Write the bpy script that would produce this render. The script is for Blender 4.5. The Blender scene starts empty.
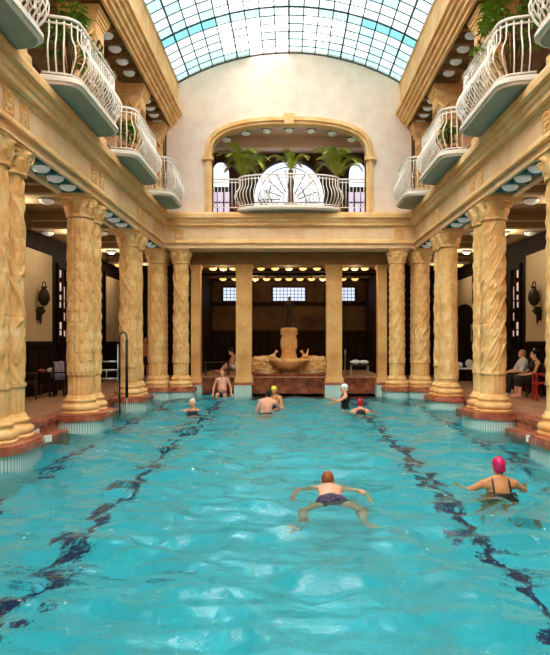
import bpy, math, random
from mathutils import Vector, Matrix, noise
PI = math.pi
random.seed(7)
SC = bpy.context.scene
COL = SC.collection

# ------------------------------------------------------------------ helpers
def lin(r, g, b):
    f = lambda c: (c/12.92 if c <= .04045 else ((c+.055)/1.055)**2.4)
    return (f(r/255), f(g/255), f(b/255), 1)

class MB:
    def __init__(s): s.v = []; s.f = []; s.m = []; s.sm = []
    def add(s, vs, fs, m=0, smooth=False):
        o = len(s.v); s.v += [tuple(p) for p in vs]
        for f in fs:
            s.f.append([i+o for i in f]); s.m.append(m); s.sm.append(smooth)
        return s
    def box(s, x0, x1, y0, y1, z0, z1, m=0):
        if x0 > x1: x0, x1 = x1, x0
        return s.add([(x0,y0,z0),(x1,y0,z0),(x1,y1,z0),(x0,y1,z0),(x0,y0,z1),(x1,y0,z1),(x1,y1,z1),(x0,y1,z1)],
              [(0,3,2,1),(4,5,6,7),(0,1,5,4),(1,2,6,5),(2,3,7,6),(3,0,4,7)], m)
    def prism(s, pts, axis, a0, a1, m=0, smooth=False):
        """pts: outline in the plane across the axis; axis 'x': (y,z), 'y': (x,z), 'z': (x,y)"""
        def P(p, a):
            return (a,p[0],p[1]) if axis == 'x' else (p[0],a,p[1]) if axis == 'y' else (p[0],p[1],a)
        n = len(pts); vs = [P(p,a0) for p in pts] + [P(p,a1) for p in pts]
        s.add(vs, [(i,(i+1)%n,(i+1)%n+n,i+n) for i in range(n)], m, smooth)
        o = len(s.v); s.v += vs
        s.f.append([o+i for i in range(n)][::-1]); s.m.append(m); s.sm.append(False)
        s.f.append([o+n+i for i in range(n)]); s.m.append(m); s.sm.append(False)
        return s
    def lathe(s, prof, c=(0,0), n=24, m=0, smooth=True, rx=1, ry=1):
        vs = []; k = len(prof)
        for r, z in prof:
            for i in range(n):
                a = 2*PI*i/n; vs.append((c[0]+rx*r*math.cos(a), c[1]+ry*r*math.sin(a), z))
        fs = [(j*n+i, j*n+(i+1)%n, (j+1)*n+(i+1)%n, (j+1)*n+i) for j in range(k-1) for i in range(n)]
        fs += [tuple(range(n))[::-1], tuple((k-1)*n+i for i in range(n))]
        return s.add(vs, fs, m, smooth)
    def tube(s, pts, r, n=6, m=0, closed=False, cap=True):
        pts = [Vector(p) for p in pts]; k = len(pts); vs = []
        up = Vector((0,0,1)); prev = None
        for i, p in enumerate(pts):
            a = pts[(i-1)%k] if (closed or i > 0) else p
            b = pts[(i+1)%k] if (closed or i < k-1) else p
            t = (b-a).normalized() if (b-a).length > 1e-9 else Vector((0,0,1))
            if prev is None:
                u = t.cross(up)
                if u.length < .05: u = t.cross(Vector((1,0,0)))
            else: u = prev - t*prev.dot(t)
            u.normalize(); prev = u; w = t.cross(u)
            rr = r[i] if isinstance(r, (list, tuple)) else r
            for j in range(n):
                q = 2*PI*j/n; vs.append(p + u*rr*math.cos(q) + w*rr*math.sin(q))
        fs = [(i*n+j, i*n+(j+1)%n, ((i+1)%k)*n+(j+1)%n, ((i+1)%k)*n+j) for i in range(k if closed else k-1) for j in range(n)]
        if cap and not closed: fs += [tuple(range(n))[::-1], tuple((k-1)*n+j for j in range(n))]
        return s.add(vs, fs, m, True)
    def ball(s, c, r, nu=14, nv=9, M=None, m=0):
        if not isinstance(r, (tuple, list)): r = (r, r, r)
        c = Vector(c); vs = []; M = M or Matrix.Identity(3)
        for j in range(1, nv):
            t = PI*j/nv
            for i in range(nu):
                a = 2*PI*i/nu
                vs.append(c + M @ Vector((r[0]*math.sin(t)*math.cos(a), r[1]*math.sin(t)*math.sin(a), r[2]*math.cos(t))))
        top = len(vs); vs += [c + M @ Vector((0,0,r[2])), c + M @ Vector((0,0,-r[2]))]
        fs = [(j*nu+i, (j+1)*nu+i, (j+1)*nu+(i+1)%nu, j*nu+(i+1)%nu) for j in range(nv-2) for i in range(nu)]
        fs += [(top, i, (i+1)%nu) for i in range(nu)]
        b = (nv-2)*nu; fs += [(top+1, b+(i+1)%nu, b+i) for i in range(nu)]
        return s.add(vs, fs, m, True)
    def cone(s, p0, p1, r0, r1, n=12):
        """a tapered limb with round ends"""
        p0 = Vector(p0); p1 = Vector(p1); d = p1-p0
        if d.length < 1e-6: return s.ball(p0, max(r0, r1))
        t = d.normalized(); pts = []; rs = []
        for k in range(5):
            a = PI/2*(k/4); pts.append(p0 - t*r0*math.cos(a)*.999); rs.append(max(r0*math.sin(a), .0008))
        for k in range(5):
            a = PI/2*(1-k/4); pts.append(p1 + t*r1*math.cos(a)*.999); rs.append(max(r1*math.sin(a), .0008))
        return s.tube(pts, rs, n)
    def mesh(s, name, mats):
        me = bpy.data.meshes.new(name); me.from_pydata(s.v, [], s.f)
        if not isinstance(mats, (list, tuple)): mats = [mats]
        for mt in mats: me.materials.append(mt)
        me.polygons.foreach_set('material_index', s.m); me.polygons.foreach_set('use_smooth', s.sm)
        me.update(); return me
    def build(s, name, mats, parent=None, loc=None, rz=0):
        return obj(name, s.mesh(name, mats), parent, loc, rz)

def obj(name, me, parent=None, loc=None, rz=0):
    o = bpy.data.objects.new(name, me); COL.objects.link(o)
    if parent is not None: o.parent = parent
    if loc is not None: o.location = loc
    o.rotation_euler[2] = rz
    return o
def tag(o, label, cat, group=None, kind=None):
    o['label'] = label; o['category'] = cat
    if group: o['group'] = group
    if kind: o['kind'] = kind
    return o
def thing(name, label, cat, loc=(0,0,0), rz=0, group=None):
    return tag(obj(name, None, None, loc, rz), label, cat, group)
def struct(o):
    o['kind'] = 'structure'; return o
def copy_tree(o, parent=None):
    c = o.copy(); COL.objects.link(c)
    if parent is not None: c.parent = parent
    for ch in list(o.children): copy_tree(ch, c)
    return c
def ordn(i): return ['first','second','third','fourth','fifth','sixth','seventh','eighth','ninth','tenth','eleventh'][i]

# ------------------------------------------------------------------ materials
def newmat(name):
    m = bpy.data.materials.new(name); m.use_nodes = True
    nt = m.node_tree; b = nt.nodes['Principled BSDF']
    return m, nt, b
def plain(name, c, rough=.6, metal=0, emit=None, es=0, spec=.5):
    m, nt, b = newmat(name)
    b.inputs['Base Color'].default_value = c; b.inputs['Roughness'].default_value = rough
    b.inputs['Metallic'].default_value = metal; b.inputs['Specular IOR Level'].default_value = spec
    if emit: b.inputs['Emission Color'].default_value = emit; b.inputs['Emission Strength'].default_value = es
    return m
def mottled(name, cs, scale=3.0, rough=.7, bump=.3, bscale=40, dist=.01, detail=6, stretch=(1,1,1), spec=.3):
    """stone, wood, marble: noise between the colours cs, with a fine bump"""
    m, nt, b = newmat(name); N = nt.nodes; L = nt.links
    tc = N.new('ShaderNodeTexCoord'); mp = N.new('ShaderNodeMapping'); mp.inputs['Scale'].default_value = stretch
    L.new(tc.outputs['Object'], mp.inputs['Vector'])
    n = N.new('ShaderNodeTexNoise'); n.inputs['Scale'].default_value = scale; n.inputs['Detail'].default_value = detail
    n.inputs['Roughness'].default_value = .6
    L.new(mp.outputs[0], n.inputs['Vector'])
    r = N.new('ShaderNodeValToRGB'); k = len(cs)
    for i in range(k-2): r.color_ramp.elements.new(.5)
    for i, e in enumerate(r.color_ramp.elements):
        e.position = .3+.4*i/(k-1); e.color = cs[i]
    L.new(n.outputs['Fac'], r.inputs['Fac']); L.new(r.outputs['Color'], b.inputs['Base Color'])
    n2 = N.new('ShaderNodeTexNoise'); n2.inputs['Scale'].default_value = bscale; n2.inputs['Detail'].default_value = 4
    L.new(mp.outputs[0], n2.inputs['Vector'])
    bp = N.new('ShaderNodeBump'); bp.inputs['Strength'].default_value = bump; bp.inputs['Distance'].default_value = dist
    L.new(n2.outputs['Fac'], bp.inputs['Height']); L.new(bp.outputs['Normal'], b.inputs['Normal'])
    b.inputs['Roughness'].default_value = rough; b.inputs['Specular IOR Level'].default_value = spec
    return m

M = {}
M['stone'] = mottled('column_stone', [lin(216,154,88), lin(237,185,118), lin(247,210,155)], 3.5, .75, .5, 26, .012)
M['stone2'] = mottled('entablature_stone', [lin(226,170,106), lin(238,190,128), lin(246,208,154)], 2.3, .75, .25, 30, .008)
M['frieze'] = mottled('frieze_stone', [lin(232,184,136), lin(242,202,156), lin(246,210,168)], 1.9, .75, .15, 30, .006)
M['plaster'] = mottled('wall_plaster', [lin(236,206,186), lin(242,216,198), lin(246,224,208)], 2.4, .85, .25, 14, .01)
M['pilaster'] = mottled('pilaster_stone', [lin(196,138,78), lin(220,164,100), lin(232,184,124)], 1.6, .75, .3, 26, .01)
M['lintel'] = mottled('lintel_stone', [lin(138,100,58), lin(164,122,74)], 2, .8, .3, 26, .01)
M['marble'] = mottled('red_marble', [lin(122,58,40), lin(176,98,72), lin(206,140,108)], 4, .35, .1, 20, .003, 8)
M['darkmarble'] = mottled('brown_marble', [lin(64,30,16), lin(130,62,36), lin(168,96,60)], 4, .35, .1, 20, .003, 8)
M['deck'] = mottled('deck_tiles', [lin(168,116,84), lin(198,146,110), lin(212,164,128)], 3, .4, .1, 20, .003)
M['wood'] = mottled('dark_wood', [lin(20,12,8), lin(38,24,15), lin(52,34,22)], 2, .7, .2, 12, .004, 6, (6,6,.6), .1)
M['brownwall'] = mottled('brown_wall', [lin(62,44,28), lin(88,64,42), lin(100,76,50)], 1.5, .8, .2, 20, .004)
M['panel'] = mottled('cream_panel', [lin(214,188,146), lin(226,202,160)], 1.5, .85, .1, 30, .003)
M['ceil'] = mottled('coffer_ceiling', [lin(134,102,64), lin(160,124,80)], 2, .8, .1, 20, .004)
M['beam'] = mottled('pale_beam', [lin(186,160,122), lin(206,184,148)], 2, .8, .1, 20, .004)
M['teal'] = mottled('teal_soffit', [lin(34,112,112), lin(66,148,144)], 4, .6, .1, 20, .003)
M['slabgreen'] = mottled('grey_green_render', [lin(146,156,138), lin(166,174,156)], 3, .85, .1, 20, .003)
M['white'] = plain('white_paint', lin(246,234,222), .45)
M['slabwhite'] = mottled('white_moulding', [lin(232,220,204), lin(242,232,218)], 3, .6, .1, 20, .003)
M['bowl'] = plain('white_bowl_glass', lin(232,230,224), .35, 0, lin(238,240,236), .06)
M['bowlwarm'] = plain('lit_bowl_glass', lin(255,222,160), .35, 0, lin(255,202,116), .75)
M['bowlrim'] = plain('dark_bowl_rim', lin(44,34,26), .5)
M['iron'] = plain('skylight_iron', lin(52,62,70), .5, .3)
M['bronze'] = mottled('dark_bronze', [lin(26,20,12), lin(60,46,24)], 8, .4, .3, 30, .004)
M['steel'] = plain('brushed_steel', lin(170,172,170), .3, .8)
M['darksteel'] = plain('dark_rail_paint', lin(34,36,36), .4, .3)
M['whitetile'] = plain('white_marker_tile', lin(232,230,222), .35)
M['aquatile'] = plain('aqua_tile', lin(196,222,214), .25)
M['grout'] = plain('blue_grout', lin(84,124,128), .6)
M['terracotta'] = mottled('terracotta', [lin(150,80,44), lin(184,104,60)], 5, .8, .2, 30, .004)
M['leaf'] = mottled('green_leaves', [lin(64,104,24), lin(120,156,46), lin(170,190,76)], 6, .5, .1, 20, .002)
M['palm'] = mottled('palm_leaves', [lin(116,150,46), lin(180,192,74), lin(222,220,122)], 3, .45, .1, 20, .002)
M['trunk'] = mottled('palm_trunk', [lin(84,58,32), lin(120,88,50)], 10, .9, .5, 30, .01)
M['skin'] = mottled('skin', [lin(222,158,120), lin(232,174,138)], 6, .5, .05, 60, .001)
M['skinpink'] = mottled('pink_skin', [lin(226,150,118), lin(238,178,150)], 6, .5, .05, 60, .001)
M['skintan'] = mottled('tan_skin', [lin(206,134,84), lin(222,156,106)], 6, .5, .05, 60, .001)
M['lip'] = plain('lips', lin(168,88,76), .5)
M['eye'] = plain('eyes', lin(30,22,18), .3)
M['hairdark'] = mottled('dark_hair', [lin(22,16,14), lin(44,32,26)], 20, .6, .4, 60, .004)
M['hairbrown'] = mottled('red_brown_hair', [lin(112,56,26), lin(160,92,48)], 20, .6, .4, 60, .004)
M['hairwhite'] = mottled('white_hair', [lin(232,220,190), lin(246,240,220)], 20, .7, .4, 60, .004)
M['hairgrey'] = mottled('grey_hair', [lin(170,140,110), lin(200,176,150)], 20, .7, .4, 60, .004)
M['pink'] = plain('magenta_rubber', lin(206,22,92), .35)
M['yellow'] = plain('yellow_rubber', lin(216,220,52), .35)
M['whitecap'] = plain('white_rubber', lin(232,234,236), .35)
M['red'] = plain('red_rubber', lin(176,20,44), .35)
M['navy'] = mottled('navy_patterned_cloth', [lin(28,28,52), lin(52,50,84), lin(110,84,100)], 30, .7, .1, 40, .002)
M['black'] = plain('black_cloth', lin(20,18,20), .7)
M['whitecloth'] = mottled('white_cloth', [lin(206,200,198), lin(236,230,226)], 5, .85, .3, 30, .004)
M['lilac'] = mottled('lilac_cloth', [lin(150,140,164), lin(186,176,196)], 5, .85, .3, 30, .004)
M['chairdark'] = plain('dark_chair_wood', lin(44,26,20), .5)
M['chairred'] = plain('red_chair_wood', lin(172,34,28), .45)
M['chairmaroon'] = plain('maroon_chair_wood', lin(92,32,32), .5)
M['winlit'] = plain('daylit_window_pane', lin(200,214,232), .4, 0, lin(206,224,248), .6)
M['winwhite'] = plain('bright_window_pane', lin(230,236,244), .4, 0, lin(240,246,255), .62)
M['winlilac'] = plain('lilac_window_pane', lin(214,196,220), .4, 0, lin(232,216,242), .5)
M['winglim'] = plain('glimmering_leaded_pane', lin(210,180,170), .4, 0, lin(236,206,190), .35)
M['purple'] = plain('dark_window_frame', lin(44,36,70), .5)
M['leadline'] = plain('blue_grey_lead', lin(70,92,120), .5)

# skylight glass: thin panes, clear white and teal ones
def thin_glass(name, tint, gl=.08):
    m, nt, b = newmat(name); N = nt.nodes; L = nt.links; N.remove(b)
    t = N.new('ShaderNodeBsdfTransparent'); t.inputs['Color'].default_value = tint
    g = N.new('ShaderNodeBsdfGlossy'); g.inputs['Roughness'].default_value = .15
    mx = N.new('ShaderNodeMixShader'); mx.inputs[0].default_value = gl
    L.new(t.outputs[0], mx.inputs[1]); L.new(g.outputs[0], mx.inputs[2])
    L.new(mx.outputs[0], N['Material Output'].inputs['Surface']); return m
M['glasswhite'] = thin_glass('clear_skylight_glass', (.82,.85,.86,1))
M['glassaqua'] = thin_glass('aqua_skylight_glass', (.06,.105,.11,1))
M['glasspale'] = thin_glass('pale_skylight_glass', (.10,.14,.145,1))
M['glasssoft'] = thin_glass('soft_white_skylight_glass', (.30,.325,.33,1))
M['glassteal'] = thin_glass('teal_skylight_glass', (.026,.075,.085,1))

# pool lining and water
def pool_lining():
    m, nt, b = newmat('pool_tiles'); N = nt.nodes; L = nt.links
    tc = N.new('ShaderNodeTexCoord')
    br = N.new('ShaderNodeTexBrick'); br.offset = 0; br.inputs['Scale'].default_value = 1
    br.inputs['Brick Width'].default_value = .15; br.inputs['Row Height'].default_value = .15
    br.inputs['Mortar Size'].default_value = .006
    br.inputs['Color1'].default_value = lin(66,212,226); br.inputs['Color2'].default_value = lin(78,220,232)
    br.inputs['Mortar'].default_value = lin(54,184,206)
    L.new(tc.outputs['Object'], br.inputs['Vector']); L.new(br.outputs['Color'], b.inputs['Base Color'])
    b.inputs['Roughness'].default_value = .5
    return m
M['pool'] = pool_lining()
M['lane'] = plain('navy_lane_tiles', lin(14,24,84), .5)
def water_mat():
    m, nt, b = newmat('pool_water'); N = nt.nodes; L = nt.links
    tc = N.new('ShaderNodeTexCoord'); mp = N.new('ShaderNodeMapping'); mp.inputs['Scale'].default_value = (1,1.3,1)
    L.new(tc.outputs['Object'], mp.inputs[0])
    n = N.new('ShaderNodeTexNoise'); n.inputs['Scale'].default_value = 6; n.inputs['Detail'].default_value = 4
    L.new(mp.outputs[0], n.inputs['Vector'])
    bp = N.new('ShaderNodeBump'); bp.inputs['Strength'].default_value = 1; bp.inputs['Distance'].default_value = .02
    L.new(n.outputs['Fac'], bp.inputs['Height']); L.new(bp.outputs[0], b.inputs['Normal'])
    b.inputs['Base Color'].default_value = (.36,.94,1,1)
    b.inputs['Transmission Weight'].default_value = 1; b.inputs['Roughness'].default_value = .03; b.inputs['IOR'].default_value = 1.42
    return m
M['water'] = water_mat()

# ------------------------------------------------------------------ camera, light
HC = 1.8
cam = bpy.data.cameras.new('camera'); co = bpy.data.objects.new('camera', cam); COL.objects.link(co)
co.location = (0,0,HC); co.rotation_euler = (PI/2,0,0)
cam.sensor_width = 36; cam.lens = 600/655*36
cam.shift_x = -14/655; cam.shift_y = 14.5/655
SC.camera = co
SC.view_settings.view_transform = 'Standard'; SC.view_settings.look = 'None'
SC.view_settings.gamma = 1; SC.view_settings.use_curve_mapping = False
SC.view_settings.exposure = 0.95
w = bpy.data.worlds.new('world'); SC.world = w; w.use_nodes = True
nt = w.node_tree; bg = nt.nodes['Background']
bg.inputs['Color'].default_value = (1,.95,.90,1); bg.inputs['Strength'].default_value = 7.5
sl = bpy.data.lights.new('sun', 'SUN'); so = bpy.data.objects.new('sun', sl); COL.objects.link(so)
sl.energy = 5.0; sl.angle = math.radians(50); sl.color = (1,.92,.80)
so.rotation_euler = Vector((.12,.62,-.78)).to_track_quat('-Z','Y').to_euler()

# ------------------------------------------------------------------ levels and places
AX = 4.38                      # column axis, either side
PAIRS = {-1: [8.78, 12.6, 16.4], 1: [9.03, 12.86, 16.48]}   # front column of each pair; the rear one stands DY behind
DY = .55
ZD = .30                       # deck
Y0 = -3.0                      # near end of the hall
YB = 19.5                      # face of the end entablature
BAYS = [(5.4, 8.45), (9.68, 12.28), (13.5, 16.08), (17.3, 19.45)]

# ------------------------------------------------------------------ pool and decks
b = MB(); b.box(-4.8,4.8,.9,20.95,-1.35,-1.3); b.box(-4.85,-4.75,.9,20.95,-1.3,.05); b.box(4.75,4.85,.9,20.95,-1.3,.05)
b.box(-4.8,4.8,20.9,21,-1.3,.0); b.box(-4.8,4.8,.8,.9,-1.3,.05)
struct(b.build('pool_basin', M['pool']))
for k, (x, wd) in enumerate([(-2.35,.17),(2.2,.17),(-4.0,.16),(4.0,.16)]):
    b = MB(); b.box(x-wd/2, x+wd/2, 1.2, 20.3, -1.298, -1.292)
    struct(b.build('lane_marking', M['lane']))
for x0, x1 in ((-3.0,-.9),(2.0,3.1)):
    b = MB(); b.box(x0,x1,5.9,5.97,-1.2985,-1.2935); struct(b.build('cross_marking', M['lane']))

def wave(x, y):
    z = -.05 + .07*noise.noise((x*.5+3, y*.75, 0)) + .09*noise.noise((x*1.1, y*1.9+9, 3)) + .05*noise.noise((x*2.6+1, y*4.6, 7)) + .010*noise.noise((x*7+1, y*11, 2))
    return z
xs = [-4.78+9.56*i/230 for i in range(231)]
ys = [.88]
while ys[-1] < 20.93: ys.append(min(20.93, ys[-1]+.026+.0035*ys[-1]))
vs = [(x, y, wave(x, y)) for y in ys for x in xs]
n = len(xs)
b = MB(); b.add(vs, [(j*n+i, j*n+i+1, (j+1)*n+i+1, (j+1)*n+i) for j in range(len(ys)-1) for i in range(n-1)], 0, True)
wo = b.build('pool_water', M['water']); tag(wo, 'rippling turquoise water filling the whole pool', 'water', None, 'stuff')

for sx, side in ((-1,'left'),(1,'right')):
    b = MB(); b.box(sx*4.95, sx*7.6, Y0, 27, ZD-.3, ZD)
    struct(b.build('floor_'+side, M['deck']))
    b = MB()                                            # kerb and step along the water
    b.box(sx*4.72, sx*4.98, Y0, 20.95, -.3, .22); b.box(sx*4.68, sx*4.98, Y0, 20.95, .22, .305)
    b.box(sx*4.45, sx*4.72, Y0+4, 20.95, -.6, .03)
    struct(b.build('pool_kerb_'+side, M['marble']))
    b = MB(); b.box(sx*3.3, sx*4.98, 20.4, 27, ZD-.3, ZD); struct(b.build('floor_corner_'+side, M['deck']))
b = MB(); b.box(-4.98,4.98,Y0,.9,ZD-.4,ZD); struct(b.build('floor_near', M['deck']))

def stadium(cx, y0, y1, r, n=20):
    """outline round two points on a line along y"""
    pts = []
    for i in range(n+1):
        a = PI + PI*i/n; pts.append((cx+r*math.cos(a), y0+r*math.sin(a)))
    for i in range(n+1):
        a = PI*i/n; pts.append((cx+r*math.cos(a), y1+r*math.sin(a)))
    return pts
def pier_foot(cx, y0, y1, r=.5):
    o = stadium(cx, y0, y1, r, 30); b = MB(); m = len(o)
    # tiled drum: vertical tiles separated by grout strips
    for i in range(m):
        p = Vector(o[i]); q = Vector(o[(i+1)%m]); d = q-p; L = d.length
        if L < 1e-5: continue
        k = max(1, round(L/.052))
        for j in range(k):
            a = p+d*(j/k); c = p+d*((j+.8)/k); e = p+d*((j+1)/k)
            b.add([(a.x,a.y,-1.3),(c.x,c.y,-1.3),(c.x,c.y,.20),(a.x,a.y,.20)], [(0,1,2,3)], 0)
            b.add([(c.x,c.y,-1.3),(e.x,e.y,-1.3),(e.x,e.y,.20),(c.x,c.y,.20)], [(0,1,2,3)], 1)
    d = struct(b.build('tiled_pier_foot', [M['aquatile'], M['grout']]))
    b = MB(); b.prism(stadium(cx, y0, y1, r+.045, 24), 'z', .19, .28); b.prism(stadium(cx, y0, y1, r+.025, 24), 'z', .28, .32)
    c = b.build('marble_ring', M['marble'], d); return d
for sx in (-1,1):
    for ya in PAIRS[sx]: pier_foot(sx*AX, ya, ya+DY)
    pier_foot(sx*AX, 19.8, 20.36); pier_foot(sx*3.58, 19.9, 19.91, .48)

b = MB(); b.box(-7.5,7.5,-3.3,-3.0,-.2,10.4); b.prism([(-4.7,10.39),(4.7,10.39),(3.7,10.5)]+[(3.7*math.cos(PI*k/16), 10.3+1.05*math.sin(PI*k/16)) for k in range(1,16)]+[(-3.7,10.5)], 'y', -3.3, -3.0)
struct(b.build('wall_near', M['plaster']))
# small white depth-marker plates on the marble
mk = [((-3.90,9.55,0.255),.9,'white marker plate on marble ring under the nearest left columns'),
      ((-4.705,11.15,0.120),PI/2,'white marker plate on the kerb end left of the second column pair'),
      ((3.90,9.55,0.255),PI-.9,'white marker plate on marble ring under the nearest right columns'),
      ((4.705,11.15,0.120),PI/2,'white marker plate on the kerb end right of the second column pair'),
      ((-3.86,13.0,0.255),PI/2,'white marker plate on marble ring under the second left column pair')]
for p, rz, lb in mk:
    b = MB(); b.box(-.13,.13,-.012,.012,-.055,.055); b.box(-.10,.10,-.016,.016,-.035,.035)
    tag(b.build('marker_plate', M['whitetile'], None, p, rz), lb, 'marker plate', 'white marker plates at the pool edge')

# ------------------------------------------------------------------ columns
def relief(kind, th, z):
    u = th/(2*PI)
    if kind == 'leaf':                      # staggered upright pointed leaves
        best = 0
        for off in (0, .5):
            v = z/.42 + off; fv = v % 1
            fu = (u*8 + off) % 1 - .5
            wd = .47*math.sin(PI*min(.999, max(.001, fv)))**.75
            if wd > .02 and abs(fu) < wd:
                q = 1-abs(fu)/wd
                best = max(best, .068*(q**.6)*(.55+.45*(1-fv)) - (.012 if abs(fu) < .05 else 0))
        return best
    if kind == 'spiral':                    # twisted garlands between raised cords
        t = (u*6 - z*2.0) % 1; e = min(t, 1-t)
        cord = .036*math.exp(-(e/.085)**2)
        band = math.floor(u*6 - z*2.0)
        lv = math.sin(z*16 + band*1.7); q = noise.noise((math.cos(th)*5, math.sin(th)*5, z*9))
        return cord + (.034*max(0, lv*abs(math.sin((t-.5)*PI*2.2))) + .022*q if e > .14 else 0)
    if kind == 'vine':                      # spiral stem with leaves in the field
        t = (u*2 + z*.75) % 1; e = abs(t-.5)
        stem = .042*math.exp(-(e/.06)**2)
        q = noise.noise((math.cos(th)*3.4, math.sin(th)*3.4, z*4.6)); q2 = noise.noise((math.cos(th)*7, math.sin(th)*7, z*9))
        return stem + ((.03 if q > .08 else 0)*min(1, max(0, (q-.08)*6)) + .012*q2)*(1 if e > .1 else .2)
    if kind == 'scale':                     # lozenge scales
        a = (u*9 + z*2.2) % 1 - .5; c = (u*9 - z*2.2) % 1 - .5
        return .048*max(0,(1-2*abs(a)))**.7*max(0,(1-2*abs(c)))**.7
    if kind == 'figure':                    # smooth drums with faint ornament and carved lower figures
        q = noise.noise((math.cos(th)*2.4, math.sin(th)*2.4, z*2.4)); q2 = noise.noise((math.cos(th)*5, math.sin(th)*5, z*6))
        low = max(0, 1-(z-.35)/.75) if z > .1 else 0
        return .028*max(0, q) + .02*q2 + low*(.035+.05*max(0, math.sin(th*4))*abs(math.sin(z*6)))
    return 0
SHAFTS = {}
def shaft_mesh(kind, n=112, rows=270, r=.262):
    if kind in SHAFTS: return SHAFTS[kind]
    z0, z1 = .36, 4.06; vs = []
    for j in range(rows+1):
        z = z0+(z1-z0)*j/rows; q = (z-z0)/(z1-z0)
        rr = r*(1-.05*q)
        for i in range(n):
            th = 2*PI*i/n
            if z < .85 and kind != 'figure':             # fluted foot under a ring
                d = .010*math.sin(th*16) + (.028 if z > .78 else 0)
            elif z < .46: d = 0
            else:
                d = relief(kind, th, z) * min(1, (z1-z)/.08)
                zz = z/.62; g = abs(zz-round(zz))*.62      # joints of the drums
                if g < .008: d -= .008
            d *= .78; R = rr-.016+d; vs.append((R*math.cos(th), R*math.sin(th), z))
    b = MB(); b.add(vs, [(j*n+i, j*n+(i+1)%n, (j+1)*n+(i+1)%n, (j+1)*n+i) for j in range(rows) for i in range(n)], 0, True)
    SHAFTS[kind] = b.mesh('shaft_'+kind, M['stone']); return SHAFTS[kind]
def base_mesh():
    b = MB(); p = [(.39,.0),(.39,.05),(.375,.06)]
    for k in range(9):
        a = -PI/2+PI*k/8; p.append((.335+.055*math.cos(a), .125+.062*math.sin(a)))
    p += [(.315,.20),(.305,.23)]
    for k in range(7):
        a = -PI/2+PI*k/6; p.append((.295+.035*math.cos(a), .27+.036*math.sin(a)))
    p += [(.285,.32),(.275,.37),(.2,.372)]
    b.lathe(p, n=40); return b.mesh('base', M['stone'])
def capital_mesh():
    n = 72; rows = 26; vs = []
    for j in range(rows+1):
        q = j/rows; z = 4.05+.40*q
        R0 = .258+.02*q+.055*q**2.5
        for i in range(n):
            th = 2*PI*i/n; d = 0
            if q < .14: d = .028*math.sin(PI*q/.14)
            else:
                for tier, (s, hi, kk, ph) in enumerate([(.14,.62,8,0),(.30,.95,8,.5)]):
                    if s < q < hi:
                        f = (q-s)/(hi-s); u = (th/(2*PI)*kk+ph) % 1-.5
                        w_ = .46*math.sqrt(max(0, 1-f**3))+.02
                        if abs(u) < w_:
                            d = max(d, (.022+.045*f**1.5)*(1-(abs(u)/w_)**2) + .006*math.cos(u*40))
            if q > .88: d *= (1-q)/.12
            R = R0+d; vs.append((R*math.cos(th), R*math.sin(th), z))
    b = MB(); b.add(vs, [(j*n+i, j*n+(i+1)%n, (j+1)*n+(i+1)%n, (j+1)*n+i) for j in range(rows) for i in range(n)], 0, True)
    for sx in (-1,1):
        for sy in (-1,1):                                   # corner volutes
            pts = []
            for k in range(13):
                a = k/12*2.2*PI; rr = .07*(1-.6*k/12); pts.append((sx*(.255+rr*math.cos(a)*.5), sy*(.255+rr*math.cos(a)*.5), 4.35+rr*math.sin(a)))
            b.tube(pts, .022, 6)
    return b.mesh('capital', M['stone'])
def abacus_mesh():
    b = MB(); b.box(-.31,.31,-.31,.31,4.45,4.49); b.box(-.335,.335,-.335,.335,4.49,4.532)
    return b.mesh('abacus', M['stone2'])
bm_, cm_, am_ = base_mesh(), capital_mesh(), abacus_mesh()
def column(x, y, kind, label, rz=0):
    t = thing('carved_column', label, 'column', (x,y,.32), 0, 'carved stone columns round the pool')
    obj('base', bm_, t); obj('shaft', shaft_mesh(kind), t, None, rz); obj('capital', cm_, t); obj('abacus', am_, t)
    return t
names = ['nearest','second','third']
kinds = {-1: [('scale','vine'),('leaf','scale'),('vine','figure')], 1: [('vine','scale'),('spiral','scale'),('figure','vine')]}
desc = {'scale':'lozenge-carved','vine':'vine-wound','leaf':'leaf-carved','spiral':'spiral-banded','figure':'figure-carved'}
for sx, side in ((-1,'left'),(1,'right')):
    for i, ya in enumerate(PAIRS[sx]):
        for k in (0,1):
            kd = kinds[sx][i][k]
            column(sx*AX, ya+k*DY, kd, '%s sandstone column, %s of the %s pair on the %s pool edge' % (desc[kd], ['front','rear'][k], names[i], side), .4*i)
    kd = 'leaf' if sx < 0 else 'spiral'
    column(sx*AX, 19.8, kd, '%s sandstone column in the far %s corner, outer front one' % (desc[kd], side))
    column(sx*AX, 20.36, 'scale', 'lozenge-carved sandstone column hidden behind the far %s corner column' % side)
    kd = 'vine' if sx < 0 else 'scale'
    column(sx*3.58, 19.9, kd, '%s sandstone column at the far %s corner beside the fountain niche' % (desc[kd], side), .8)

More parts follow.
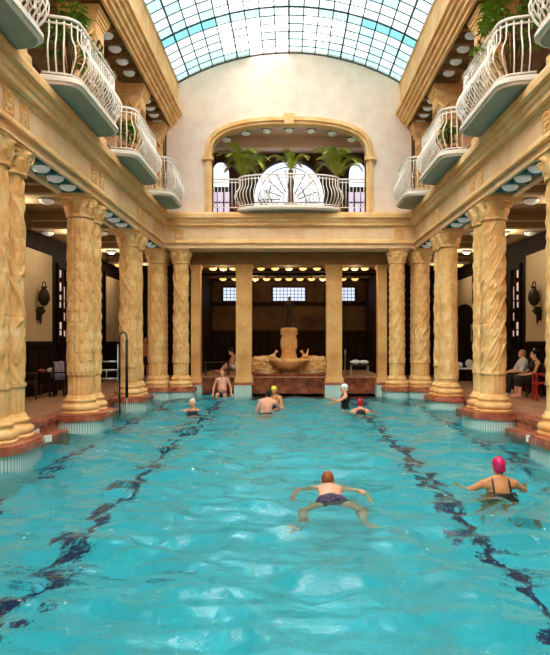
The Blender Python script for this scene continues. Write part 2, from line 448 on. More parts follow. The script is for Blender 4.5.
# ------------------------------------------------------------------ lower entablature
def carved_panel(kind='leaf'):
    """a small square relief: leafy cross in a frame, lying in the xz plane, facing -y"""
    b = MB(); b.box(-.15,.15,-.012,.03,-.2,.2)
    for k in range(8):
        a = PI/4*k; c, s = math.cos(a), math.sin(a)
        b.ball((.075*c,-.012,.10*s), (.052,.022,.036), 10, 6, Matrix.Rotation(-a,3,'Y'))
    b.ball((0,-.015,0), (.04,.03,.045), 10, 6)
    for s in (-1,1): b.tube([(s*.14,-.014,-.19),(s*.14,-.014,.19)], .012, 5); b.tube([(-.14,-.014,s*.19),(.14,-.014,s*.19)], .012, 5)
    return b.mesh('carved_panel', M['stone'])
cpm = carved_panel()
LOW = [(4.1,4.85),(4.1,4.99),(4.03,5.00),(4.03,5.04),(4.06,5.09),(4.1,5.13),(4.1,5.50),(4.07,5.52),(4.07,5.57),(3.985,5.575),(3.985,5.66),(3.95,5.675),(3.93,5.72),(3.93,5.79),(3.86,5.80),(3.86,5.90),(3.90,5.98),
       (4.78,5.98),(4.78,4.85),(4.64,4.85),(4.64,4.99),(4.17,4.99),(4.17,4.85)]
CORN = [(4.095,5.505),(4.066,5.52),(4.066,5.565),(3.981,5.57),(3.981,5.664),(3.946,5.679),(3.926,5.724),(3.926,5.785),(3.856,5.795),(3.856,5.904),(3.896,5.984),(4.2,5.984),(4.2,5.505)]
CORL = [(4.095,4.985),(4.026,4.995),(4.026,5.042),(4.056,5.094),(4.095,5.135),(4.12,5.1)]
for sx, side in ((-1,'left'),(1,'right')):
    b = MB(); b.prism([(sx*x, z) for x, z in LOW], 'y', Y0, 20.3)
    e = struct(b.build('trim_entablature_'+side, M['frieze']))
    b = MB()                                               # coloured cornice bands
    b.prism([(sx*x, z) for x, z in CORN], 'y', Y0, 19.58)
    b.prism([(sx*x, z) for x, z in CORL], 'y', Y0, 19.5)
    b.build('cornice', M['stone2'], e)
    b = MB(); b.box(sx*4.171, sx*4.639, Y0, 19.4, 4.955, 4.985)
    for y0, y1 in BAYS:
        st = (y1-y0)/4 if y1-y0 < 2.8 else (y1-y0)/5
        k = 0
        while y0+k*st <= y1+.01:
            b.box(sx*4.172, sx*4.638, y0+k*st-.05, y0+k*st+.05, 4.865, 4.97); k += 1
    b.build('coffered_soffit', M['teal'], e)
    b = MB()
    for ya in PAIRS[sx]: b.box(sx*4.172, sx*4.638, ya-.3, ya+DY+.27, 4.851, 4.97)
    b.build('soffit_block', M['stone2'], e)
    for ya in PAIRS[sx]:
        for d in (-.02, .5):
            o = obj('carved_panel', cpm, e, (sx*4.1, ya+d, 5.335), sx*PI/2 if sx > 0 else -PI/2)
            o.rotation_euler[2] = -PI/2 if sx > 0 else PI/2

ENDP = [(x+15.4, z) for x, z in LOW[:17]]+[(20.3,5.98),(20.3,4.85)]
b = MB(); b.prism(ENDP, 'x', -4.3, 4.3); e = struct(b.build('trim_entablature_end', M['frieze']))
b = MB(); b.prism([(x+15.4, z) for x, z in CORN], 'x', -3.92, 3.92); b.prism([(x+15.4, z) for x, z in CORL], 'x', -4.04, 4.04)
b.build('cornice', M['stone2'], e)
for x in (-3.58, 3.58): obj('carved_panel', cpm, e, (x,19.5,5.335))
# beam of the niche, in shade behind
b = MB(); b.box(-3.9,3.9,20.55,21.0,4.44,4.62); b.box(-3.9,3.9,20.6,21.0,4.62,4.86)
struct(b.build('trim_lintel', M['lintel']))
b = MB(); b.box(-4.2,4.2,20.25,21.05,4.84,4.9); struct(b.build('ceiling_passage', M['ceil']))

# ------------------------------------------------------------------ aisles
for sx, side in ((-1,'left'),(1,'right')):
    b = MB(); b.box(sx*4.7, sx*7.6, Y0, 27, 5.28, 5.36); b.box(sx*3.5, sx*4.7, 20.2, 27, 5.28, 5.36)
    ce = struct(b.build('ceiling_'+side, M['ceil']))
    b = MB()
    for yb in [9.05, 12.87, 16.67, 20.1, 23.6]:
        b.box(sx*4.75, sx*7.4, yb-.36, yb+.36, 4.9, 5.3)
    b.box(sx*7.0, sx*7.4, Y0, 27, 4.95, 5.3)
    b.build('ceiling_beam', M['ceil'], ce)
    b = MB()
    for yb in [9.05, 12.87, 16.67, 20.1, 23.6]:
        b.box(sx*4.76, sx*7.0, yb-.40, yb+.40, 4.86, 4.905); b.box(sx*4.76, sx*7.0, yb-.44, yb-.40, 5.06, 5.1)
    b.build('beam_moulding', M['beam'], ce)
    wl = MB(); wl.box(sx*7.2, sx*7.5, Y0, 27, ZD, 5.3)
    wa = struct(wl.build('wall_'+side, M['wood']))
    pan = MB()
    for y0, y1 in [(8.2,10.7),(11.95,14.4),(15.7,18.15),(23.4,25.9)]:
        q = struct(MB().box(sx*7.16, sx*7.22, y0, y1, 1.82, 4.40).build('wall_panel_'+side, M['panel']))
        fr = MB()
        for (a0,a1,c0,c1) in [(y0-.12,y1+.12,1.70,1.82),(y0-.12,y1+.12,4.40,4.56),(y0-.12,y0,1.82,4.40),(y1,y1+.12,1.82,4.40)]:
            fr.box(sx*7.13, sx*7.22, a0, a1, c0, c1)
        fr.build('panel_frame', M['wood'], q)
    ds = MB(); ds.box(sx*7.12, sx*7.21, Y0, 27, ZD, ZD+.25)
    for k in range(40):
        y = Y0+.75*k; ds.box(sx*7.17, sx*7.21, y, y+.6, ZD+.4, 1.55)
    struct(ds.build('baseboard_'+side, M['wood']))
    for wi, (y0, y1) in enumerate([(14.7,15.45),(18.5,19.3),(22.0,22.9)]):
        q = MB()
        for (a0,a1,c0,c1) in [(y0,y1,1.5,1.62),(y0,y1,4.1,4.25),(y0,y0+.07,1.6,4.1),(y1-.07,y1,1.6,4.1),((y0+y1)/2-.03,(y0+y1)/2+.03,1.6,4.1)]:
            q.box(sx*7.1, sx*7.22, a0, a1, c0, c1)
        wn = struct(q.build('window_aisle_'+side, M['wood']))
        gl = MB(); rr = random.Random(wi+5)
        for r_ in range(9):
            for c_ in range(4):
                if rr.random() < .55: continue
                yy = y0+.09+(y1-y0-.2)*c_/4+rr.uniform(0,.04); zz = 1.95+.23*r_+rr.uniform(0,.08); hh = rr.uniform(.08,.26)
                gl.box(sx*7.15, sx*7.19, yy, yy+rr.uniform(.05,.11), zz, min(4.05, zz+hh))
        gl.build('leaded_pane', M['winglim'], wn)
    b = MB(); b.box(sx*3.6, sx*7.6, 27, 27.2, ZD, 5.3); struct(b.build('wall_aisle_end_'+side, M['wood']))

def sconce(loc, rz, label):
    t = thing('wall_sconce', label, 'sconce', loc, rz, 'dark urn sconces on the aisle panels')   # wall at local +y
    b = MB(); b.lathe([(.02,-.22),(.09,-.17),(.155,-.05),(.165,.06),(.13,.2),(.07,.27),(.06,.31),(.1,.33),(.1,.345),(.02,.35)], (0,-.2), 18)
    b.build('urn', M['bronze'], t)
    b = MB(); b.tube([(.11*math.cos(a), -.2, .36+.13*math.sin(a)) for a in [PI*k/10 for k in range(11)]], .018, 6)
    b.build('handle', M['bronze'], t)
    b = MB(); b.lathe([(.015,-.72),(.035,-.62),(.03,-.48),(.11,-.4),(.15,-.33),(.06,-.27),(.03,-.22)], (0,-.1), 14)
    b.box(-.05,.05,-.12,.0,-.62,-.3); b.box(-.025,.025,-.2,0,-.28,-.23)
    b.build('bracket', M['bronze'], t); return t
sconce((-7.16,17.05,3.03), PI/2, 'dark bronze urn sconce on the cream panel in the left aisle')
sconce((7.16,17.05,3.03), -PI/2, 'dark bronze urn sconce on the cream panel in the right aisle')
# a tall dark longcase clock shape against the far right aisle panel
t = thing('tall_clock', 'tall dark arched cabinet clock against the far panel in right aisle', 'clock', (6.75,23.2,ZD))
MB().box(-.28,.28,-.2,.2,0,.6).box(-.22,.22,-.16,.16,.6,2.2).build('case', M['wood'], t)
b = MB(); b.prism([(-.3,2.2),(.3,2.2),(.3,2.65)]+[(.3*math.cos(PI*k/12), 2.65+.3*math.sin(PI*k/12)) for k in range(1,12)]+[(-.3,2.65)], 'y', -.2, .2); b.build('hood', M['wood'], t)

# ------------------------------------------------------------------ bowl lamps
def bowl_meshes(r):
    a = MB(); p = [(r*.98,0.0)]
    for k in range(1,8):
        q = PI/2*k/7; p.append((max(r*math.cos(q),.003), -r*.62*math.sin(q)))
    a.lathe(p, n=20)
    c = MB(); c.lathe([(r*.9,.0),(r*1.12,.0),(r*1.15,.03),(r*.9,.035)], n=20)
    return a, c
BM = {}
def bowl_lamp(loc, r, label, group, lit=False, drop=.05):
    key = (r, lit, drop)
    if key not in BM:
        a, c = bowl_meshes(r); s = MB(); s.lathe([(r*.35,.03),(r*.3,drop)], n=10)
        BM[key] = (a.mesh('bowl', M['bowlwarm'] if lit else M['bowl']), c.mesh('rim', M['bowlrim']), s.mesh('stem', M['bowlrim']))
    t = thing('pendant_bowl_lamp', label, 'lamp', loc, 0, group)
    for nm, me in zip(('bowl','rim','stem'), BM[key]): obj(nm, me, t)
    return t
bayname = ['nearest bay','second bay','third bay','far bay']
for sx, side in ((-1,'left'),(1,'right')):
    for bi, (y0, y1) in enumerate(BAYS):
        if bi == 0: continue
        for k in range(4):
            y = y0+(y1-y0)*(k+.5)/4
            bowl_lamp((sx*4.405,y,4.905), .16, 'white bowl lamp under the lower %s architrave, %s, %s from the front' % (side, bayname[bi], ordn(k)), 'bowl lamps under the lower architraves', False, .05)
    for bi, yb in enumerate([12.87, 16.67, 20.1, 23.6]):
        for k in range(3):
            lit = (bi == 3)
            bowl_lamp((sx*(5.2+.75*k), yb, 4.845), .16, '%s bowl lamp on %s aisle cross beam at the %s, %s from pool' % ('glowing yellow' if lit else 'white', side, ['second column pair','third column pair','corner columns','far end'][bi], ordn(k)), 'bowl lamps on the aisle beams', lit, .02)

for sx in (-1,1):                                          # the bulbs of the aisle bowl lamps
    for yb in [9.05, 12.87, 16.67, 20.1, 23.6]:
        pl = bpy.data.lights.new('aisle_bulb', 'POINT'); po = bpy.data.objects.new('aisle_bulb', pl); COL.objects.link(po)
        pl.energy = 18; pl.color = (1,.84,.6); pl.shadow_soft_size = .06; po.location = (sx*5.95, yb, 4.66)
for x, y in ((-2.35,21.45),(0,21.45),(2.35,21.45),(-1.4,25.0),(1.4,25.0)):
    pl = bpy.data.lights.new('niche_bulb', 'POINT'); po = bpy.data.objects.new('niche_bulb', pl); COL.objects.link(po)
    pl.energy = 14; pl.color = (1,.74,.42); pl.shadow_soft_size = .05; po.location = (x, y, 4.28)
# ------------------------------------------------------------------ fountain niche
b = MB(); b.box(-3.45,3.45,20.95,27,.1,.55); struct(b.build('floor_niche', M['deck']))
b = MB(); b.box(-3.2,3.2,20.9,20.97,-1.2,.5); b.box(-3.3,3.3,20.86,21.0,.5,.56); 
for k in range(-3,4): b.box(-.12+k*.95,.12+k*.95,20.88,20.9,.05,.45)
struct(b.build('wall_pool_end', M['darkmarble']))
for sx, side in ((-1,'left'),(1,'right')):
    b = MB(); b.box(sx*3.45, sx*3.65, 21.05, 27, .3, 5.3); struct(b.build('wall_niche_'+side, M['wood']))
b = MB(); b.box(-3.6,3.6,27,27.2,.5,5.3); nb = struct(b.build('wall_niche_back', M['brownwall']))
b = MB(); b.box(-3.45,3.45,26.9,27.02,3.42,3.6); b.box(-3.45,3.45,26.94,27.02,2.25,2.32); b.box(-3.45,3.45,26.97,27.02,.5,2.25)
b.build('ledge', M['wood'], nb)
b = MB(); b.box(-3.6,3.6,21.0,27.1,4.56,4.7); cn = struct(b.build('ceiling_niche', M['ceil']))
b = MB()
for y in (22.6,24.0,26.2): b.box(-3.45,3.45,y-.12,y+.12,4.45,4.58)
b.build('ceiling_beam', M['wood'], cn)
for i, (x0,x1) in enumerate([(-2.95,-1.65),(-.72,.72),(1.65,2.95)]):
    b = MB(); b.box(x0-.06,x1+.06,26.9,27.0,3.58,4.3)
    wn = struct(b.build('window_niche', M['wood']))
    b = MB(); b.box(x0,x1,26.885,26.91,3.64,4.24); b.build('pane', M['winlit'], wn)
    b = MB(); k = int((x1-x0)/.16)
    for j in range(k+1): xx = x0+(x1-x0)*j/k; b.box(xx-.012,xx+.012,26.87,26.9,3.62,4.26)
    for j in range(5): zz = 3.64+.6*j/4; b.box(x0-.02,x1+.02,26.87,26.9,zz-.012,zz+.012)
    b.build('muntin', M['bowlrim'], wn)
# pilasters on tiled blocks
for i, (x, hw) in enumerate([(-3.2,.15),(-1.55,.265),(1.55,.265),(3.2,.15)]):
    lb = ['left narrow','left middle','right middle','right narrow'][i]
    t = thing('square_pilaster', 'plain square stone pilaster of the fountain niche, '+lb+' one', 'pilaster', (x,20.72,.42), 0, 'pilasters of the fountain niche')
    MB().box(-hw,hw,-.2,.22,.22,3.86).build('shaft', M['pilaster'], t)
    b = MB(); b.box(-hw-.05,hw+.05,-.25,.24,0,.14); b.box(-hw-.025,hw+.025,-.22,.23,.14,.23); b.build('base', M['pilaster'], t)
    b = MB(); b.box(-hw-.02,hw+.02,-.215,.23,3.86,3.91); b.box(-hw-.045,hw+.045,-.24,.24,3.91,4.02); b.build('capital', M['pilaster'], t)
    b = MB(); w_ = hw+.06
    for k in range(int(2*w_/.06)):
        b.box(x-w_+k*.06, x-w_+k*.06+.052, 20.44, 20.95, -1.25, .33)
    fb = struct(b.build('tiled_block', M['aquatile'])); MB().box(x-w_-.02,x+w_+.02,20.42,20.96,.33,.42).build('marble_cap', M['marble'], fb)
for i, x in enumerate([-2.72,-2.35,-1.98,-1.0,-.5,0,.5,1.0,1.98,2.35,2.72]):
    bowl_lamp((x,21.45,4.44), .14, 'glowing amber bowl lamp in front row of the fountain niche, %s from the left' % ordn(i), 'front row of lit bowl lamps in the niche', True, .12)
for i, x in enumerate([-2.75,-2.25,-1.4,-.93,-.46,0,.46,.93,1.4,2.25,2.75]):
    bowl_lamp((x,25.0,4.44), .15, 'glowing amber bowl lamp in back row of the fountain niche, %s from the left' % ordn(i), 'back row of lit bowl lamps in the niche', True, .12)

# fountain
ft = thing('wall_fountain', 'carved stone fountain with shell basin and side walls in the niche', 'fountain', (0,22.6,.55))
b = MB(); b.lathe([(.36,.0),(.36,.55),(.34,.6),(.3,.72),(.27,.85),(.27,1.55),(.29,1.6),(.33,1.66),(.3,1.72),(.3,1.78),(.1,1.8)], n=28)
for k in range(7):
    a = PI+PI*(k+.5)/7
    b.ball((.27*math.cos(a), .27*math.sin(a), 1.2), (.05,.05,.24), 8, 7); b.ball((.29*math.cos(a), .29*math.sin(a), 1.56), .045, 8, 6)
b.build('pedestal', M['pilaster'], ft)
b = MB(); n_ = 56; rows = []
for r, z in [(.10,.18),(.26,.22),(.5,.36),(.66,.52),(.72,.60),(.70,.64),(.58,.57),(.3,.5),(.02,.48)]:
    rows.append([( (r*(1+.06*abs(math.sin(9*PI*i/n_)))*math.cos(2*PI*i/n_)), (r*(1+.06*abs(math.sin(9*PI*i/n_)))*math.sin(2*PI*i/n_))*.85-.3, z) for i in range(n_)])
b.add([p for r in rows for p in r], [(j*n_+i, j*n_+(i+1)%n_, (j+1)*n_+(i+1)%n_, (j+1)*n_+i) for j in range(len(rows)-1) for i in range(n_)], 0, True)
b.build('basin', M['stone'], ft)
for sx in (-1,1):
    b = MB(); pts = []
    top = [(.3,.62),(.5,.66),(.75,.72),(.95,.74),(1.2,.70),(1.42,.66)]
    b.prism([(sx*x, z) for x, z in [(.3,.12)]+top+[(1.42,.16),(.9,.06)]], 'y', -.05, .4)
    rr = random.Random(3)
    for k in range(26):
        b.ball((sx*rr.uniform(.45,1.36), -.05, rr.uniform(.2,.64)), (rr.uniform(.06,.16), .05, rr.uniform(.05,.1)), 9, 6)
    b.build('side_wall', M['stone'], ft)
    b = MB(); b.ball((sx*.62,-.15,.72), (.14,.09,.07), 10, 7); b.cone((sx*.6,-.15,.74),(sx*.5,-.2,.86),.05,.035); b.ball((sx*.47,-.22,.9),(.06,.07,.05))
    if sx > 0: b.cone((.66,-.12,.74),(.72,-.1,.98),.045,.02)
    b.build('carved_creature', M['stone'], ft)
b = MB(); b.box(-1.45,1.45,-.9,-.75,0,.05); b.box(-1.45,1.45,-.95,-.72,.05,.09); b.box(-1.45,-1.3,-.75,.3,0,.06); b.box(1.3,1.45,-.75,.3,0,.06)
b.build('trough', M['darkmarble'], ft)
MB().box(-1.3,1.3,-.75,.3,.0,.03).build('trough_water', plain('trough_water', lin(24,34,34), .1), ft)

# ------------------------------------------------------------------ upper gallery
UP = [(3.79,8.79),(3.79,8.88),(3.72,8.885),(3.72,8.97),(3.70,8.985),(3.64,8.99),(3.64,9.08),(3.62,9.095),(3.56,9.10),(3.56,9.18),(3.54,9.19),(3.48,9.195),(3.47,9.31),(3.63,9.36),(3.63,10.20),(3.60,10.22),(3.60,10.29),(3.8,10.40),
      (4.75,10.40),(4.75,8.79),(4.58,8.79),(4.58,8.97),(3.86,8.97),(3.86,8.79)]
for sx, side in ((-1,'left'),(1,'right')):
    b = MB(); b.prism([(sx*x, z) for x, z in UP], 'y', Y0, 19.62); e = struct(b.build('trim_upper_cornice_'+side, M['stone2']))
    b = MB(); b.box(sx*3.861, sx*4.579, Y0, 19.5, 8.93, 8.965)
    for y0, y1 in BAYS:
        for k in range(5): yy = y0+(y1-y0)*k/4; b.box(sx*3.862, sx*4.578, yy-.05, yy+.05, 8.80, 8.95)
    b.build('coffered_soffit', M['ceil'], e)
    b = MB(); b.box(sx*4.0, sx*7.5, Y0, 27, 5.95, 6.0); struct(b.build('floor_gallery_'+side, M['deck']))
    b = MB(); b.box(sx*6.6, sx*6.8, Y0, 27, 6.0, 9.0); wg = struct(b.build('wall_gallery_'+side, M['brownwall']))
    for y0, y1 in BAYS:
        ym = (y0+y1)/2; MB().box(sx*6.52, sx*6.62, ym-.8, ym+.8, 6.0, 8.4).build('gallery_door', M['wood'], wg)
    b = MB(); b.box(sx*4.5, sx*7.5, Y0, 24, 9.0, 9.1); struct(b.build('ceiling_gallery_'+side, M['ceil']))
    for bi, (y0, y1) in enumerate(BAYS):
        if bi == 0: continue
        for k in range(4):
            y = y0+(y1-y0)*(k+.5)/4
            bowl_lamp((sx*4.2,y,8.88), .155, 'white bowl lamp under the upper %s cornice, %s, %s from the front' % (side, bayname[bi], ordn(k)), 'bowl lamps under the upper cornices', False, .06)
# piers
def lattice(b, x0, x1, z0, z1, y, d):
    """diamond strapwork relief on a face at depth y"""
    wd = x1-x0; s = wd/2; k = int((z1-z0)/s)
    for i in range(k):
        za = z0+i*s; zb = za+s
        for (p, q) in [((x0,za),((x0+x1)/2,zb)),((x1,za),((x0+x1)/2,zb)),((x0,zb),((x0+x1)/2,za)),((x1,zb),((x0+x1)/2,za))]:
            b.tube([(p[0],y,p[1]),(q[0],y,q[1])], .034, 5)
        b.ball((x0+wd*.25, y, za+s/2), (.06,.04,.06), 8, 5); b.ball((x0+wd*.75, y, za+s/2), (.06,.04,.06), 8, 5)
for sx, side in ((-1,'left'),(1,'right')):
    for i, ya in enumerate([5.1]+PAIRS[-1]+[19.25]):
        L = .56 if i < 4 else .35
        t = thing('gallery_pier', 'lattice-carved stone pier on the %s upper gallery, %s from the front' % (side, ordn(i)), 'pier', (sx*4.36,ya-.1,6.0), 0, 'carved piers of the upper galleries')
        hw = .33
        b = MB(); b.box(-hw,hw,0,L,.2,2.5); lattice(b, -hw+.04, hw-.04, .3, 2.45, -.005, 0)
        bb = MB(); lattice(bb, .04, L-.04, .3, 2.45, 0, 0)
        b.add([(-sx*hw, x, z) for x, y, z in [(v[0], v[1], v[2]) for v in bb.v]], [f[::-1] if sx > 0 else f for f in bb.f], 0, True)
        b.build('shaft', M['stone'], t)
        MB().box(-hw-.05,hw+.05,-.05,L+.05,0,.2).build('base', M['stone2'], t)
        b = MB()
        for k, (o_, z0, z1) in enumerate([(.02,2.5,2.56),(.05,2.56,2.63),(.085,2.63,2.70),(.11,2.70,2.79)]): b.box(-hw-o_,hw+o_,-o_,L+o_,z0,z1)
        b.build('capital', M['stone2'], t)

# balconies ---------------------------------------------------------
def rounded(pts, r=.12, n=5):
    out = []
    for i in range(len(pts)):
        p = Vector(pts[i]); 
        if i == 0 or i == len(pts)-1: out.append(p); continue
        a = (Vector(pts[i-1])-p).normalized(); c = (Vector(pts[i+1])-p).normalized()
        s = p+a*r; e_ = p+c*r
        for k in range(n+1):
            q = k/n; out.append(s*(1-q)**2 + p*2*q*(1-q) + e_*q*q)
    return out
def along(pts, step):
    """points every step along a path with the outward normal (path runs with the outside on its right)"""
    P = [Vector(p) for p in pts]; seg = [(P[i+1]-P[i]).length for i in range(len(P)-1)]; tot = sum(seg); n_ = round(tot/step); out = []
    for k in range(n_+1):
        s = tot*k/n_; i = 0
        while i < len(seg)-1 and s > seg[i]: s -= seg[i]; i += 1
        t_ = (P[i+1]-P[i]).normalized(); out.append((P[i]+t_*s, Vector((t_.y,-t_.x))))
    return out
def baluster_mesh(h=1.0):
    """bulging bar in the xz plane, outward +x"""
    prof = [(0,.05),(.015,.10),(.09,.20),(.145,.30),(.15,.40),(.115,.50),(.05,.59),(.01,.66),(0,.72),(0,.92)]
    b = MB(); b.tube([(x,0,z*h) for x, z in prof], .013, 6); return b.mesh('baluster', M['white'])
balm = baluster_mesh()
strm = MB().tube([(0,0,.05),(0,0,.92)], .012, 6).mesh('straight_baluster', M['white'])
def scroll_mesh():
    """wrought scroll panel: rings and crossing bars, outward +x, along y"""
    b = MB()
    for zc, r in ((.18,.085),(.38,.10),(.6,.10),(.8,.075)):
        off = .09 if zc < .5 else .03
        for dy in (-.085,.085): b.tube([(off, dy+r*.8*math.cos(2*PI*k/14), zc+r*math.sin(2*PI*k/14)) for k in range(14)], .010, 5, closed=True)
    for s in (-1,1): b.tube([(.0,-s*.16,.05),(.09,-s*.05,.28),(.06,s*.05,.5),(0,s*.15,.92)], .010, 5)
    return b.mesh('scroll_panel', M['white'])
scm = scroll_mesh()
def balcony(loc, rz, label, L=1.1, D=.62, path=None):
    """stands on a wall at local y=0, projecting to local -y"""
    t = thing('balcony', label, 'balcony', loc, rz, 'white railed balconies above the pool')
    pl = path or rounded([(-L,0),(-L+.13,-D),(L-.13,-D),(L,0)], .25, 8)
    grow = lambda d: [(p.x*(1+d/L), p.y*(1+d/D)) for p in (Vector(q) for q in pl)]
    b = MB(); b.prism(grow(.0), 'z', .0, .012); b.build('underside', M['slabgreen'], t)
    b = MB()
    for d, z0, z1 in ((.03,.012,.055),(.07,.055,.105),(.045,.105,.15)): b.prism(grow(d), 'z', z0, z1)
    b.build('slab', M['slabwhite'], t)
    rail = [(p[0], p[1]) for p in grow(.0)]
    for nm, z, r in (('top_rail',1.12,.026),('middle_rail',1.02,.016),('bottom_rail',.2,.016)):
        MB().tube([(x,y,z) for x, y in rail], r, 8).build(nm, M['white'], t)
    al = along(rail, .115)
    nf = len(al)
    for k, (p, nrm) in enumerate(al):
        if k in (0, nf-1): continue
        a = math.atan2(nrm.y, nrm.x)
        obj('baluster', balm, t, (p.x,p.y,.15), a)
    for p, nrm in (al[int(nf*.30)], al[int(nf*.70)]):
        obj('scroll_panel', scm, t, (p.x,p.y,.15), math.atan2(nrm.y, nrm.x))
    return t
for sx, side in ((-1,'left'),(1,'right')):
    for i, yc in enumerate([7.36, 11.05, 14.82, 18.1]):
        balcony((sx*4.03, yc, 6.0), -sx*PI/2 if sx > 0 else PI/2, '%s balcony with bulging white railing on the %s gallery' % (['nearest cut-off','second','third','farthest small'][i], side), 1.29 if i < 3 else .93, .53 if i < 3 else .62)

# ------------------------------------------------------------------ end wall with loggia
def vault(x): return 4.06+math.sqrt(7.21**2-x*x)
AW, ZS, ZT = 2.51, 8.0, 8.92
def archz(x, aw=AW, zs=ZS, zt=ZT, e=2.5):
    q = min(1, abs(x)/aw); return zs+(zt-zs)*(1-q**e)**(1/e)
X = sorted(set([-4.0+8.0*i/80 for i in range(81)] + [-AW, AW] + [s*AW*math.sin(PI/2*k/30) for k in range(31) for s in (-1,1)]))
b = MB()
for x0, x1 in zip(X[:-1], X[1:]):
    if x1-x0 < 1e-6: continue
    inside = abs((x0+x1)/2) < AW
    za, zb = (archz(x0), archz(x1)) if inside else (5.9, 5.9)
    ta, tb = (vault(min(3.9,abs(x0)))+.06, vault(min(3.9,abs(x1)))+.06)
    vs = [(x0,19.6,za),(x1,19.6,zb),(x1,19.6,tb),(x0,19.6,ta),(x0,19.95,za),(x1,19.95,zb),(x1,19.95,tb),(x0,19.95,ta)]
    b.add(vs, [(0,1,2,3),(5,4,7,6),(4,5,1,0)], 0)
for s in (-1,1): b.add([(s*AW,19.6,5.9),(s*AW,19.95,5.9),(s*AW,19.95,ZS),(s*AW,19.6,ZS)], [(0,1,2,3)], 0)
struct(b.build('wall_end', M['plaster']))
def outline(d):
    pts = [(-AW-d,6.0),(-AW-d,ZS)]
    for k in range(1,40):
        x = -(AW+d)*math.cos(PI*k/40); pts.append((x, archz(x, AW+d, ZS, ZT+d)))
    return pts+[(AW+d,ZS),(AW+d,6.0)]
b = MB()
for d0, d1, y0 in ((0,.09,19.55),(.09,.15,19.48),(.15,.23,19.53)):
    A, B = outline(d0), outline(d1); k = len(A)
    vs = [(x,y0,z) for x, z in A]+[(x,y0,z) for x, z in B]+[(x,19.9,z) for x, z in A]+[(x,19.61,z) for x, z in B]
    b.add(vs, [(i,i+1,k+i+1,k+i) for i in range(k-1)]+[(2*k+i,2*k+i+1,i+1,i) for i in range(k-1)]+[(k+i,k+i+1,3*k+i+1,3*k+i) for i in range(k-1)], 0)
b.prism([(-.14,8.86),(.14,8.86),(.18,9.2),(-.18,9.2)], 'y', 19.4, 19.7)
for s in (-1,1): b.box(s*(AW-.05), s*(AW+.32), 19.44, 19.62, 7.72, 7.82)
struct(b.build('trim_arch', M['stone2']))
b = MB(); b.box(-4.4,4.4,19.6,24,5.9,6.0); struct(b.build('floor_loggia', M['deck']))
b = MB(); b.box(-4.4,4.4,19.93,23.2,9.06,9.16); b.box(-4.4,4.4,21.3,21.7,8.7,9.06); struct(b.build('ceiling_loggia', M['plaster']))
for s, nm in ((-1,'left'),(1,'right')):
    b = MB(); b.box(s*4.3,s*4.4,19.95,23.1,6.0,9.1); struct(b.build('wall_loggia_'+nm, M['brownwall']))
b = MB(); b.box(-4.4,4.4,23.06,23.2,6.0,9.1); struct(b.build('wall_loggia_back', M['brownwall']))
for i, x in enumerate([-2.1,-1.45,-.75,0,.75,1.45,2.1]):
    bowl_lamp((x,20.15,archz(x)-.0), .15, 'white bowl lamp along the loggia arch above the palms, %s from the left' % ordn(i), 'bowl lamps along the loggia arch', False, .12)
# big arched window of the loggia
def half_round(w_, zb, zt, n_=28, e=2.2):
    pts = [(-w_,zb)]
    for k in range(n_+1):
        x = -w_*math.cos(PI*k/n_); pts.append((x, archz(x, w_, zb+(zt-zb)*.42, zt, e)))
    return pts+[(w_,zb)]
wp = half_round(1.38, 6.05, 8.74)
wn = struct(MB().prism(wp, 'y', 23.02, 23.06).build('window_loggia', M['winwhite']))
b = MB(); b.tube([(x,23.0,z) for x, z in wp], .05, 6); b.build('window_frame', M['leadline'], wn)
b = MB()
for x in (-.46,.46): b.tube([(x,22.99,6.05),(x,22.99,7.15)], .02, 5)
b.tube([(-1.36,22.99,7.15),(1.36,22.99,7.15)], .022, 5)
b.tube([(1.16*math.cos(PI*k/24), 22.99, 7.2+1.3*math.sin(PI*k/24)) for k in range(25)], .018, 5)
rr = random.Random(11)
for k in range(16):                                    # plant-like lead lines
    x = rr.uniform(-1.2,1.2); z = rr.uniform(6.1,7.0); pts = []; a = rr.uniform(.5,2.6)
    for j in range(9):
        pts.append((x, 22.985, z)); x += .11*math.cos(a); z += .11*math.sin(a); a += rr.uniform(-.1,.42)
        if abs(x) > 1.2 or z > 8.3: break
    if len(pts) > 2: b.tube(pts, .026, 5)
for k in range(9):
    a = PI*(k+.5)/9; b.tube([(.35*math.cos(a),22.985,7.2+.35*math.sin(a)),(1.1*math.cos(a+.12),22.985,7.2+1.2*math.sin(a+.12))], .022, 5)
b.build('lead_line', M['leadline'], wn)
for s in (-1,1):
    cx = s*2.62; hw = .36
    pts = [(cx+x, z) for x, z in half_round(hw, 7.72, 8.72, 16)]
    wn = struct(MB().prism(pts, 'y', 23.02, 23.06).build('window_loggia', M['winwhite']))
    MB().box(cx-hw,cx+hw,23.02,23.06,6.05,7.55).build('lower_pane', M['winlilac'], wn)
    b = MB(); b.box(cx-hw-.05,cx+hw+.05,22.97,23.04,7.55,7.74)
    for x in (-hw,-hw/3,hw/3,hw): b.box(cx+x-.025,cx+x+.025,22.98,23.03,6.05,7.6)
    for z in (6.35,6.75,7.15): b.box(cx-hw,cx+hw,22.98,23.03,z-.025,z+.025)
    b.tube([(x,23.0,z) for x, z in pts], .04, 6)
    b.build('window_frame', M['purple'], wn)
# loggia balcony: bowed in the middle, straight railings either side
arc = [Vector((-1.62*math.cos(PI*k/24), -.62*math.sin(PI*k/24)**.8)) for k in range(25)]
bal = balcony((0,19.5,5.97), 0, 'wide bowed balcony with white railing in front of the loggia palms', 1.62, .62, arc)
for s in (-1,1):
    for nm, z, r in (('top_rail',1.12,.026),('middle_rail',1.02,.016),('bottom_rail',.2,.016)):
        MB().tube([(s*1.62,.02,z),(s*2.48,.02,z)], r, 8).build(nm, M['white'], bal)
    for k in range(7): obj('baluster', strm, bal, (s*(1.74+.115*k),.02,.15))

